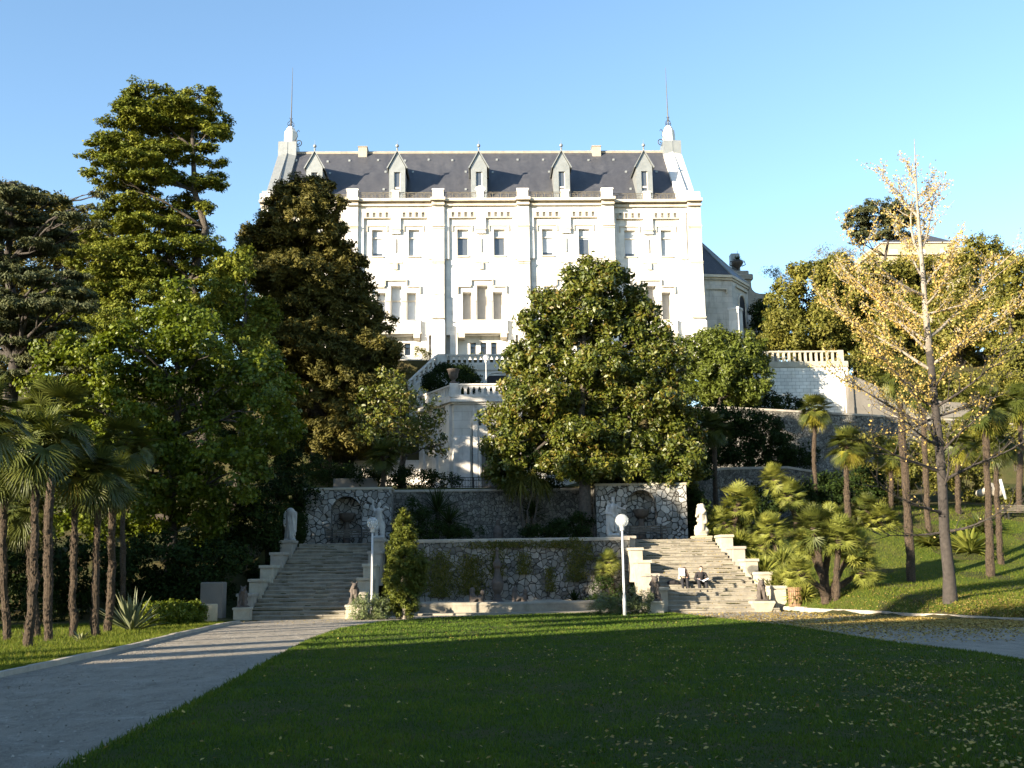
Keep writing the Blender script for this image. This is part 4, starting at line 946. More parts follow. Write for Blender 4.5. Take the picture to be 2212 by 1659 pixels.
m = MB(); q = P(1075, 815, Yu-.12); m.box(q.x-1.6, q.x+1.6, Yu-.16, Yu-.1, P(1075, 812, Yu).z, P(1075, 808, Yu).z); m.tube([(q.x-1.1+.0, Yu-.15, q.z-.6)]+[(q.x-1.1*math.cos(math.pi*i/8), Yu-.15, q.z-.3+.75*math.sin(math.pi*i/8)) for i in range(9)], .09, 6); build('arch_moulding', m, M['balustrade'], t)
m = MB(); m.add([(q.x-1.0*math.cos(math.pi*i/8), Yu-.13, q.z-.3+.65*math.sin(math.pi*i/8)) for i in range(9)]+[(q.x+1, Yu-.13, q.z-1.2), (q.x-1, Yu-.13, q.z-1.2)], [tuple(range(10, -1, -1))]); build('arched_opening', m, M['interior'], t)
# far left balustrade behind the cypress
x0, x1 = P(800, 780, 97).x, P(912, 780, 97).x; t = thing('rear_balustrade', 'short white balustrade behind the cypress, left of the stair rail', 'balustrade', (x0, 97, 19)); zt, zb_ = P(880, 777, 97).z, P(880, 792, 97).z
baluster_run(t, (x0, 97), (x1, 97), zb_, zt, zb_, zt, .5, .1); m = MB(); m.box(x0, x1, 96.9, 97.2, 15, zb_-.002); build('masonry', m, M['pavilion'], t)
# garden pavilion / bastion
yp = 78.0; xa = P(981, 900, yp).x; xb = 4.6; pA = (P(906, 900, 83.5).x, 83.5); pB = (xa, yp); pC = (xb, yp); pD = (xb+2.6, 83.5)
poly = [pA, pB, pC, pD]; z0_ = 7.0; zc = P(1020, 873, yp).z; zbr = P(1020, 858, yp).z; ztp = P(1020, 829.5, yp).z
bas = thing('garden_bastion', 'white stone bastion with balustrade and arched doorway, left of the magnolia', 'building', (1, 80, z0_))
m = MB(); m.prism(poly, z0_, zc); m.box(pA[0]-5, pA[0]+1, 83.2, 84.2, z0_, zc-3.5); build('wall', m, M['pavilion'], bas)
def offs(poly, o): cx = sum(p[0] for p in poly)/4; return [(x+(o if x > cx else -o), y-o) for x, y in poly]
m = MB(); m.prism(offs(poly, .12), zc+.002, zc+.14); m.prism(offs(poly, .3), zc+.142, zc+.42); m.prism(offs(poly, .14), zc+.422, zbr-.002); build('cornice', m, M['balustrade'], bas)
zA = P(906, 848, 83.5).z; baluster_run(bas, pB, pC, zbr, ztp, zbr, ztp, .42, .1)
baluster_run(bas, pA, pB, zbr, ztp, zbr, ztp, .46, .09)
for p in (pB, pA, pC): m = MB(); m.bbox(p[0]-.32, p[0]+.32, p[1]-.22, p[1]+.42, zbr, ztp+.05, .03); build('pier', m, M['balustrade'], bas)
m = MB(); m.bbox(pB[0]-.05, pB[0]+1.15, yp-.22, yp+.1, z0_, P(1000, 942, yp).z, .05); m.box(pB[0]+1.35, pB[0]+1.7, yp-.1, yp, z0_, zc-.3); build('pilaster', m, M['balustrade'], bas)
# recessed frame, slit window, big arch
m = MB(); rx0 = P(1010, 900, yp).x; q = lambda py: P(1030, py, yp).z
m.box(P(1022, 900, yp).x, xb-.6, yp-.07, yp, q(889), q(886)); m.box(P(1022, 900, yp).x, P(1024, 900, yp).x, yp-.07, yp, q(908), q(889)-.002); m.box(P(1016, 900, yp).x, P(1022, 900, yp).x, yp-.07, yp, q(910), q(907)); m.box(P(1016, 900, yp).x, P(1018, 900, yp).x, yp-.07, yp, z0_, q(910)-.002)
build('frame_moulding', m, M['trim'], bas)
m = MB(); m.box(P(1034, 900, yp).x, P(1039, 900, yp).x, yp-.012, yp, q(919), q(898)); build('slit_window', m, M['interior'], bas)
m = MB(); m.box(P(1019, 900, yp).x, P(1032, 900, yp).x, yp-.02, yp, z0_, q(924)); build('rubble_panel', m, M['rubble_fine'], bas)
m = MB(); cx = P(1085, 900, yp).x; hw = cx-P(1036, 900, yp).x; zs = q(940)-hw*.9; m.tube([(cx-hw, yp-.03, z0_)]+[(cx-hw*math.cos(math.pi*i/14), yp-.03, zs+hw*.9*math.sin(math.pi*i/14)) for i in range(15)]+[(cx+hw, yp-.03, z0_)], .13, 6); build('arch_frame', m, M['balustrade'], bas)
m = MB(); m.add([(cx-hw+.05, yp-.016, z0_)]+[(cx-(hw-.05)*math.cos(math.pi*i/14), yp-.016, zs+(hw-.05)*.9*math.sin(math.pi*i/14)) for i in range(15)]+[(cx+hw-.05, yp-.016, z0_)], [tuple(range(16, -1, -1))]); build('arched_door', m, M['concrete'], bas)
m = MB(); dvec = Vector((pB[0]-pA[0], pB[1]-pA[1], 0)).normalized(); nvec = Vector((dvec.y, -dvec.x, 0))
for f_ in (.12, .5, .88): c0 = Vector((*pA, 0)).lerp(Vector((*pB, 0)), f_)+nvec*.1; m.obox(c0, dvec, nvec, .35, .1, z0_, zc-.01)
build('side_pilaster', m, M['balustrade'], bas)
# urn on the corner pier
def urn(x, y, z, label, s=1.0, mat='bronze'):
    t = thing('stone_urn', label, 'urn', (x, y, z)); m = MB(); m.lathe([(r*s, h*s) for r, h in ((.34, 0), (.34, .08), (.2, .16), (.12, .26), (.22, .36), (.34, .5), (.40, .8), (.46, 1.05), (.52, 1.1), (.46, 1.1), (.3, .95))], (x, y, z), 18); build('vase', m, M[mat], t, True)
urn(pB[0]-.05, yp+.1, ztp+.06, 'dark grey urn on the corner pier of the bastion balustrade', .95)
# iron railing on second terrace
m = MB(); x0, x1, y = P(975, 1040, 67.6).x, P(1215, 1040, 67.6).x, 67.6; z0r, z1r = 7.25, P(1050, 1031, 67.6).z
for z in (z1r, z1r-.18, z0r+.1): m.tube([(x0, y, z), (x1, y, z)], .022, 5)
for i in range(41):
    x = x0+(x1-x0)*i/40; m.tube([(x, y, z0r), (x, y, z1r)], .03 if i % 8 == 0 else .012, 4)
    if i % 2 == 0 and i < 40: m.tube([(x, y, z0r+.1), (x+(x1-x0)/40, y, (z0r+z1r)/2), (x, y, z1r-.18)], .01, 4)
tag(build('iron_fence', m, M['iron']), 'thin black iron fence in front of the bastion', 'fence')
m = MB(); m.bbox(P(720, 1040, 68).x, P(815, 1040, 68).x, 68, 68.3, 7.1, P(760, 1033, 68).z, .02); tag(build('parapet', m, M['concrete']), 'low grey parapet above the left niche wall', 'wall')
# ---- long basin with fountain figures
t = thing('fountain_basin', 'long low stone basin at the foot of the vine wall', 'basin', (.6, 55, 0))
bx = lambda px: P(px, 1310, 54).x
def oval(rx, ry, cx=1.0, cy=55.9, n=40): return [(cx+rx*math.cos(2*math.pi*i/n), cy+ry*math.sin(2*math.pi*i/n)) for i in range(n)]
def rimring(m, rx, ry, w_, z0, z1):
    a_, b_ = oval(rx, ry), oval(rx-w_, ry-w_); n = 40; v = [(x, y, z) for z in (z0, z1) for x, y in a_]+[(x, y, z) for z in (z0, z1) for x, y in b_]
    f = []
    for i in range(n):
        j = (i+1) % n; f += [(i, j, n+j, n+i), (2*n+i, 3*n+i, 3*n+j, 2*n+j), (n+i, n+j, 3*n+j, 3*n+i)]
    m.add(v, f)
m = MB(); rimring(m, 4.9, 2.05, .35, .0, .42); build('rim', m, M['steps'], t)
m = MB(); m.tube([(x, y, .47) for x, y in oval(4.78, 1.93)]+[(1.0+4.78, 55.9, .47)], .13, 8, False); build('rounded_coping', m, M['steps'], t, True)
m = MB(); m.add([(x, y, .22) for x, y in oval(4.6, 1.75)], [tuple(range(40))]); build('water', m, M['water'], t)
m = MB(); m.prism(oval(6.2, 3.1), .008, .10); tag(build('basin_apron', m, M['steps']), 'flat stone apron around the long basin', 'paving')
# ================================================================== STATUES, LAMPS, SMALL THINGS
def plinth(m, x, y, z0, z1, w=.36, d=.36):
    m.bbox(x-w, x+w, y-d, y+d, z0, z1-.1, .01); m.bbox(x-w-.04, x+w+.04, y-d-.04, y+d+.04, z1-.098, z1, .02)
def robe(m, x, y, z, h, r0, r1, rd, folds=9):            # long drapery of fused vertical folds
    for i in range(folds):
        a = 2*math.pi*i/folds+rd.uniform(-.2, .2); c, s = math.cos(a), math.sin(a)
        caps(m, (x+c*r0*.8, y+s*r0*.7, z+.04), (x+c*r1*.7, y+s*r1*.6, z+h), r0*rd.uniform(.28, .42), r1*rd.uniform(.3, .45), 8)
    caps(m, (x, y, z+.1), (x, y, z+h), r0*.75, r1*.85, 10)
def statue(label, px, pyb, Y, zb, kind, mat, seed, hgt=2.0, base_mat='plinth', pw_=.36, zfoot=None):
    rd = random.Random(seed); x = P(px, 1180, Y).x; z = P(px, pyb, Y).z
    t = thing('garden_statue', label, 'statue', (x, Y, zb)); m = MB(); plinth(m, x, Y, zb-.3, z, pw_, .36); build('plinth', m, M[base_mat], t)
    m = MB(); s = hgt/2.0
    def c(a, b, r0, r1=None): caps(m, (x+a[0]*s, Y+a[1]*s, z+a[2]*s), (x+b[0]*s, Y+b[1]*s, z+b[2]*s), r0*s, (r1 if r1 is not None else r0)*s)
    m.bbox(x-.3*s, x+.3*s, Y-.26*s, Y+.26*s, z+.002, z+.1*s, .02)
    if kind == 'headless':
        robe(m, x, Y, z+.08*s, 1.15*s, .26*s, .24*s, rd); c((0, 0, 1.1), (0, 0, 1.55), .24, .25); c((-.22, 0, 1.5), (.22, 0, 1.5), .13); c((0, 0, 1.6), (0, 0, 1.72), .10, .07)
        c((-.27, 0, 1.45), (-.3, -.08, 1.05), .10, .08); c((-.3, -.08, 1.05), (-.3, -.12, .78), .08, .06); c((.27, 0, 1.5), (.30, -.02, .5), .10, .06); c((.1, -.2, 1.4), (.28, -.1, .3), .05, .06); c((-.1, -.2, 1.3), (.02, -.22, .2), .05, .06)
    elif kind == 'draped':
        c((-.12, -.05, .1), (-.14, -.05, .6), .09, .10); c((-.14, -.05, .6), (-.08, 0, 1.0), .12, .15); c((.16, .02, .1), (.13, -.06, .55), .09, .1); c((.13, -.06, .55), (.07, 0, 1.0), .12, .15)
        c((0, 0, 1.0), (0, 0, 1.45), .19, .22); c((-.2, 0, 1.5), (.2, 0, 1.52), .11); c((0, 0, 1.55), (.02, -.02, 1.7), .07); c((.02, -.03, 1.80), (.02, -.03, 1.90), .10, .10)
        c((-.27, 0, 1.48), (-.34, -.06, 1.15), .08, .07); c((-.34, -.06, 1.15), (-.08, -.24, 1.08), .06, .05); c((.24, 0, 1.5), (.42, -.1, 1.38), .08, .07); c((.42, -.1, 1.38), (.62, -.16, 1.36), .07, .05)
        for i in range(9):
            a = rd.uniform(-.28, .28); c((a*.7, -.14, 1.4-i*.05), (a+rd.uniform(-.14, .14), -.17, .45-rd.uniform(0, .3)), .045, .055)
        c((-.24, .05, 1.3), (-.26, .05, .12), .12, .10); c((.2, .1, 1.1), (.22, .1, .12), .12, .12); c((-.25, -.15, 1.12), (.22, -.2, .85), .06, .07)
    elif kind == 'reaching':
        c((-.12, -.02, .1), (-.13, -.07, .55), .09, .1); c((-.13, -.07, .55), (-.05, 0, 1.0), .11, .14); c((.15, .08, .1), (.12, 0, .55), .09, .1); c((.12, 0, .55), (.06, 0, 1.0), .11, .14)
        c((0, 0, 1.0), (-.02, 0, 1.42), .17, .20); c((-.2, 0, 1.46), (.18, 0, 1.5), .1); c((-.02, 0, 1.5), (0, -.03, 1.64), .06); c((.02, -.04, 1.74), (.02, -.04, 1.82), .095, .10)
        c((.22, 0, 1.5), (.35, -.05, 1.66), .07, .06); c((.35, -.05, 1.66), (.52, -.1, 1.56), .055, .045); c((-.22, 0, 1.46), (-.34, .02, 1.75), .07, .06); c((-.34, .02, 1.75), (-.3, -.02, 2.02), .055, .045)
        for i in range(6): a = rd.uniform(-.22, .22); c((a, -.12, 1.0), (a*1.2, -.14, .45), .05, .06)
        c((.2, .1, .12), (.22, .12, .8), .13, .09)
    else:                                               # rearing lion-like figure on rock
        c((-.15, 0, .15), (.18, .05, .2), .24, .24); c((-.3, 0, .3), (-.24, 0, .5), .10, .12); c((.0, 0, .35), (.04, 0, .8), .24, .22); c((.04, 0, .8), (.02, 0, 1.3), .22, .26)
        c((.0, 0, 1.45), (.06, -.06, 1.6), .24, .22); c((.12, -.2, 1.48), (.2, -.3, 1.38), .12, .08); c((-.12, -.1, 1.3), (-.26, -.2, 1.1), .12, .08); c((.22, -.05, 1.2), (.28, -.1, .8), .11, .09); c((-.1, .1, 1.7), (-.06, .1, 1.74), .07); c((.15, .05, 1.74), (.15, .05, 1.78), .06)
        c((-.18, -.1, .85), (.24, -.14, .75), .09, .10); c((.2, 0, .5), (.33, -.02, .3), .10, .12)
        for i in range(12): a = rd.uniform(0, 6.28); c((.04+.2*math.cos(a), .2*math.sin(a), 1.5), (.05+.27*math.cos(a), .27*math.sin(a), 1.25), .06, .04)
    fuse(build('figure', m, M[mat], t), .026*s, 2); return t
statue('headless robed marble statue on the outer left pier', 626, 1168, 60.0, 2.6, 'headless', 'marble', 3, 2.0)
statue('marble statue of a reaching figure behind the left lamp', 818, 1162, 60.4, 2.6, 'reaching', 'marble', 4, 2.05)
statue('draped marble statue with outstretched arm beside the right lamp', 1326, 1157, 60.4, 2.6, 'draped', 'marble', 5, 2.15)
statue('bright sunlit statue of a rearing lion beside the fan palms', 1516, 1158, 60.6, 2.6, 'lion', 'whitestone', 6, 2.0, 'sandstone', .5)
def beast(label, px, pyb, pyt, Y, pm, seed, w=.34, h=1.05, kind='sit'):
    rd = random.Random(seed); p = P(px, pyb, Y); x = p.x; z0 = max(0, TZ(x, Y)); z1 = P(px, pyt, Y).z
    t = thing('guardian_sculpture', label, 'sculpture', (x, Y, z0), 'small dark sculptures on white pedestals'); m = MB()
    if pm == 'taper': m.add([(x-.36, Y-.3, z0), (x+.36, Y-.3, z0), (x+.36, Y+.3, z0), (x-.36, Y+.3, z0), (x-.52, Y-.4, z1-.12), (x+.52, Y-.4, z1-.12), (x+.52, Y+.4, z1-.12), (x-.52, Y+.4, z1-.12)], [(0,3,2,1),(4,5,6,7),(0,1,5,4),(1,2,6,5),(2,3,7,6),(3,0,4,7)]); m.bbox(x-.54, x+.54, Y-.42, Y+.42, z1-.118, z1, .03)
    else: m.bbox(x-w, x+w, Y-.32, Y+.32, z0, z1-.1, .01); m.bbox(x-w-.04, x+w+.04, Y-.36, Y+.36, z1-.098, z1, .02)
    build('pedestal', m, M['whitestone'], t); m = MB(); s = h
    c = lambda a, b, r0, r1: caps(m, (x+a[0]*s, Y+a[1]*s, z1+a[2]*s), (x+b[0]*s, Y+b[1]*s, z1+b[2]*s), r0*s, r1*s)
    m.bbox(x-.28*s, x+.28*s, Y-.25*s, Y+.25*s, z1+.002, z1+.07*s, .02)
    c((0, .08, .2), (0, .1, .3), .21, .2); c((0, .05, .35), (0, -.02, .68), .19, .16); c((0, -.05, .8), (.02, -.1, .86), .15, .13); c((.0, -.2, .8), (.0, -.28, .77), .08, .06)
    for s_ in (-1, 1): c((s_*.1, -.1, .6), (s_*.11, -.18, .1), .07, .06); c((s_*.16, .0, .25), (s_*.17, -.18, .1), .09, .06); c((s_*.1, -.02, .98), (s_*.12, -.02, 1.03), .045, .03)
    for i in range(14): a = rd.uniform(0, 6.28); c((.14*math.cos(a), .12*math.sin(a), .75), (.2*math.cos(a), .17*math.sin(a), .5+rd.uniform(0, .2)), .05, .04)
    fuse(build('figure', m, M['bronze'], t), .026, 1)
beast('dark seated sculpture on a white pedestal right of the left stairs', 765, 1335, 1306, 50.9, 'box', 1, .36, 1.0)
beast('dark shaded sculpture on a sunlit pedestal at the left foot of the left stairs', 524, 1337, 1312, 50.9, 'box', 2, .36, .95)
beast('tall dark sculpture on a white pedestal left of the right stairs', 1416, 1322, 1298, 51.4, 'box', 3, .36, 1.15)
beast('dark crouching sculpture on a white flared pedestal right of the right stairs', 1646, 1311, 1298, 51.9, 'taper', 4, .4, 1.0)
# dark bronze cherubs and tall jet in the basin
def cherub(label, px, Y, s, seed):
    rd = random.Random(seed); x = P(px, 1300, Y).x; t = thing('fountain_figure', label, 'sculpture', (x, Y, .22)); m = MB(); z = .25
    c = lambda a, b, r0, r1: caps(m, (x+a[0]*s, Y+a[1]*s, z+a[2]*s), (x+b[0]*s, Y+b[1]*s, z+b[2]*s), r0*s, r1*s)
    c((-.3, 0, .12), (.35, 0, .12), .2, .22); c((-.18, 0, .3), (-.22, 0, .65), .2, .17); c((-.24, 0, .85), (-.22, 0, .92), .15, .14); c((.2, 0, .3), (.25, 0, .55), .17, .15); c((.3, -.05, .75), (.3, -.05, .8), .14, .13)
    c((-.1, -.1, .6), (.2, -.15, .45), .07, .06); c((.1, -.1, .55), (-.1, -.2, .4), .06, .05); c((-.3, -.1, .3), (-.45, -.25, .05), .09, .07)
    fuse(build('figure', m, M['bronze'], t), .035, 1)
cherub('pair of dark bronze cherubs in the basin, left of the fountain column', 1030, 55.6, 1.0, 1); cherub('dark bronze figure in the basin, right of the fountain column', 1122, 55.6, 1.0, 2)
x = P(1075, 1300, 57.2).x; t = thing('fountain_column', 'tall slender dark fountain column against the vine wall', 'fountain', (x, 57.2, 0)); m = MB()
m.lathe([(.5, .1), (.45, .5), (.25, .6), (.16, .9), (.3, 1.2), (.34, 1.5), (.2, 1.8), (.14, 2.2), (.24, 2.35), (.22, 2.55), (.10, 2.7), (.07, 3.1), (.12, 3.2), (.03, 3.35)], (x, 57.2, 0), 12); fuse(build('column', m, M['bronze'], t), .04, 1)
# figure bust on the first terrace wall top
x = P(1076, 1150, 64.5).x; m = MB(); caps(m, (x, 64.5, 3.8), (x, 64.5, 4.3), .32, .3); caps(m, (x, 64.5, 4.35), (x, 64.5, 4.55), .34, .28); caps(m, (x, 64.4, 4.9), (x, 64.4, 4.98), .14, .14)
o = fuse(build('bust', m, M['bronze'], None), .03, 1); tag(o, 'dark bust on the shaded first terrace below the fence', 'bust')
def lamp(label, x, y, z0, z1, r=.24, rad=.055, mat='white_paint'):
    t = thing('street_lamp', label, 'street lamp', (x, y, z0)); m = MB(); m.tube([(x, y, z0-.1), (x, y, z0+.9), (x, y, z0+.95), (x, y, z1-2*r-.12)], [rad*1.45, rad*1.4, rad, rad*.85], 12); build('pole', m, M[mat], t, True)
    m = MB(); m.lathe([(.07, -.16), (.10, -.14), (.10, .0), (.13, .02), (.11, .06)], (x, y, z1-2*r), 12); build('collar', m, M[mat], t)
    m = MB(); m.lathe([(.03, 0), (.035, .14), (.05, .16), (.05, .3), (.02, .33)], (x, y, z1-2*r+.05), 8); build('bulb', m, M['white_paint'], t)
    m = MB(); m.ball((x, y, z1-r), r, 20, 14); build('globe', m, M['globe'], t, True); return t
def lamp_px(label, px0, pyb, px1, pyt, Y, **k): x = P((px0+px1)/2, (pyb+pyt)/2, Y).x; z1 = P(px1, pyt, Y).z; return lamp(label, x, Y, max(0, P(px0, pyb, Y).z) if pyb < 1200 else 0, z1, **k)
lamp_px('white lamp post with clear globe beside the conical juniper', 803, 1318, 805, 1117, 50.2, r=.27)
lamp_px('white lamp post with clear globe at the edge of the lawn before the draped statue', 1349, 1316, 1343, 1110, 49.4, r=.30)
lamp_px('small globe lamp standing behind the bastion balustrade', 1051, 835, 1049, 766, 85, r=.26, rad=.04)
lamp_px('globe lamp at the corner of the white block wall', 1826, 893, 1826, 799, 86.2, r=.26, rad=.05)
def post(label, px, pyb, pyt, Y, r=.09):
    p = P(px, pyb, Y); m = MB(); m.tube([(p.x, Y, p.z-.3), (p.x-.25, Y, P(px, pyt, Y).z)], r, 10); tag(build('bollard', m, M['white_paint'], None, True), label, 'bollard')
post('leaning white post among stones far right behind the palms', 2172, 1068, 1035, 66)
m = MB(); p = P(2140, 1062, 68); rdq = random.Random(3)
for i in range(7): a_ = rdq.uniform(-.5, .5); m.ball((p.x+i*.22-.8, 68+a_, p.z+rdq.uniform(-.6, .3)), rdq.uniform(.25, .5), 7, 5, (1, .8, .8))
o = fuse(build('boulder', m, M['plinth'], None), .12, 0); tag(o, 'pale sunlit rockery boulder at the far right', 'boulder')
p = hit(2196, 1124); bench('garden bench far right on the upper lawn', p.x+.3, p.y, p.z, 2.4, 0, 'wood')
p = hit(1510, 1150); 
# bins
p = hit(1720, 1310); t = thing('litter_bin', 'round brown slatted litter bin beside the fan palms', 'litter bin', p); m = MB(); n = 22
for i in range(n):
    a_ = 2*math.pi*i/n; m.obox((p.x+.33*math.cos(a_), p.y+.33*math.sin(a_), 0), (-math.sin(a_), math.cos(a_), 0), (math.cos(a_), math.sin(a_), 0), .038, .012, p.z, p.z+.88)
build('slats', m, M['binwood'], t); m = MB(); m.lathe([(.30, .02), (.30, .8), (.27, .8), (.26, .1)], tuple(p), 20); build('liner', m, M['iron'], t, True); m = MB(); m.ring((p.x, p.y, p.z+.70), .35, .012, axis='Z'); m.ring((p.x, p.y, p.z+.15), .35, .012, axis='Z'); build('hoop', m, M['iron'], t)
x, y = P(449, 1340, 48.5).x, 48.5; t = thing('litter_bin', 'pale cylindrical concrete litter bin at the hedge end', 'litter bin', (x, y, 0)); m = MB(); m.lathe([(.37, 0), (.40, .05), (.40, .78), (.38, .82), (.31, .82), (.30, .25)], (x, y, .0), 24); build('drum', m, M['sandstone'], t, True)
x, y = P(456, 1300, 50.5).x, 50.5; m = MB(); m.bbox(x-.5, x+.5, y, y+.8, -.1, 1.75, .04); tag(build('stone_block', m, M['concrete']), 'tall square stone block in shade behind the pale bin', 'stone block')
# ================================================================== PEOPLE
def hand(m, w, d, side, k=1.0, curl=.5):
    """palm and five bent fingers from wrist w along unit direction d; side is +1/-1 for the thumb"""
    w = Vector(w); d = Vector(d).normalized(); u = d.cross(Vector((0, 0, 1))).normalized()*side; n_ = Vector((0, 0, -1))
    caps(m, w, w+d*.085*k, .026*k, .036*k, 8)
    for i, L in enumerate((.072, .082, .078, .062)):
        b0 = w+d*.10*k+u*(.030-.020*i)*k; b1 = b0+d*L*.5*k+n_*.008; b2 = b1+(d*(1-curl)+n_*curl)*L*.5*k; caps(m, b0, b1, .010*k, .009*k, 6); caps(m, b1, b2, .009*k, .008*k, 6)
    b0 = w+d*.035*k+u*.035*k; b1 = b0+(d*.6+u*.7)*.035*k; caps(m, b0, b1, .012*k, .010*k, 6); caps(m, b1, b1+(d*.9+u*.1)*.03*k, .010*k, .009*k, 6)
def stepz(y): return (3.7/20)*(math.floor((y-51.6)/.43)+1)
def person_reader():
    Y = 54.33; x = P(1515, 1270, Y).x; i0 = 6; seat = 3.7/20*(i0+1); ys = 51.6+i0*.43    # sits on the seventh step
    t = thing('person', 'person in black V-neck sweater and black trousers sitting on the sunlit steps, reading a newspaper', 'person', (x, ys, seat)); O = Vector((x, ys+.16, seat))
    def c(m, a, b, r0, r1=None): caps(m, O+Vector(a), O+Vector(b), r0, r0 if r1 is None else r1, 12)
    hipz = .12; m = MB()
    c(m, (0, .06, hipz), (0, .02, .34), .15, .14); c(m, (0, .02, .34), (0, -.06, .50), .14, .15); c(m, (-.15, -.06, .54), (.15, -.06, .54), .07); c(m, (0, -.08, .58), (0, -.11, .65), .055, .055)
    c(m, (0, -.15, .72), (0, -.14, .79), .080, .090); c(m, (0, -.19, .70), (0, -.17, .74), .062, .07); m.ball(tuple(O+Vector((0, -.245, .725))), .017, 6, 5)   # head bent down, nose
    for s in (-1, 1):
        m.ball(tuple(O+Vector((s*.088, -.14, .73))), .022, 6, 5)
        c(m, (s*.2, -.06, .52), (s*.29, -.10, .28), .052, .044); c(m, (s*.29, -.10, .28), (s*.19, -.34, .26), .042, .03)
        hand(m, O+Vector((s*.19, -.34, .26)), (-s*.35, -.8, .05), -s, 1.0, .5)
        c(m, (s*.1, .02, .10), (s*.18, -.38, .16), .09, .07); k_ = Vector((s*.18, -.38, .16)); f_ = Vector((s*.15+(.04 if s > 0 else 0), -.52, -.43))
        c(m, tuple(k_), tuple(f_), .065, .045); c(m, tuple(f_), tuple(f_+Vector((0, -.16, -.06))), .045, .04)
    fuse(build('body', m, M['skin'], t), .014, 1)
    m = MB(); c(m, (0, .06, hipz+.03), (0, .02, .34), .175, .165); c(m, (0, .02, .34), (0, -.05, .48), .165, .175); c(m, (-.17, -.06, .525), (.17, -.06, .525), .085)
    for s in (-1, 1): c(m, (s*.21, -.06, .52), (s*.31, -.10, .27), .075, .065); c(m, (s*.31, -.10, .27), (s*.22, -.29, .27), .062, .05)
    fuse(build('sweater', m, M['black_cloth'], t), .016, 2)
    m = MB(); c(m, (-.08, .04, .09), (.08, .04, .09), .13)
    for s in (-1, 1): c(m, (s*.1, .02, .11), (s*.18, -.38, .17), .115, .095); c(m, (s*.18, -.38, .16), (s*.155+(.04 if s > 0 else 0), -.50, -.36), .092, .078)
    fuse(build('trousers', m, M['trousers'], t), .018, 2)
    m = MB(); c(m, (0, -.10, .77), (0, -.13, .81), .092, .092); c(m, (0, -.065, .72), (0, -.06, .76), .06, .07); fuse(build('hair', m, M['hair'], t), .014, 1)
    for s in (-1, 1):
        m = MB(); dx = .04 if s > 0 else 0; c(m, (s*.15+dx, -.50, -.46), (s*.17+dx, -.72, -.49), .055, .045); m.box(O.x+s*.16+dx-.05, O.x+s*.16+dx+.05, O.y-.77, O.y-.46, O.z-.545, O.z-.51)
        fuse(build('shoe', m, M['shoe'], t), .014, 1)
    n = bpy.data.objects.new; m = MB()
    for s in (-1, 1): m.add([tuple(O+Vector(q)) for q in ((0, -.36, .19), (s*.27, -.38, .31), (s*.27, -.60, .27), (0, -.58, .13), (0, -.36, .196), (s*.27, -.38, .316), (s*.27, -.60, .276), (0, -.58, .136))], [(0,3,2,1),(4,5,6,7),(0,1,5,4),(1,2,6,5),(2,3,7,6),(3,0,4,7)])
    o = build('newspaper', m, M['paper']); tag(o, 'open newspaper held in the lap of the person in black', 'newspaper')
person_reader()
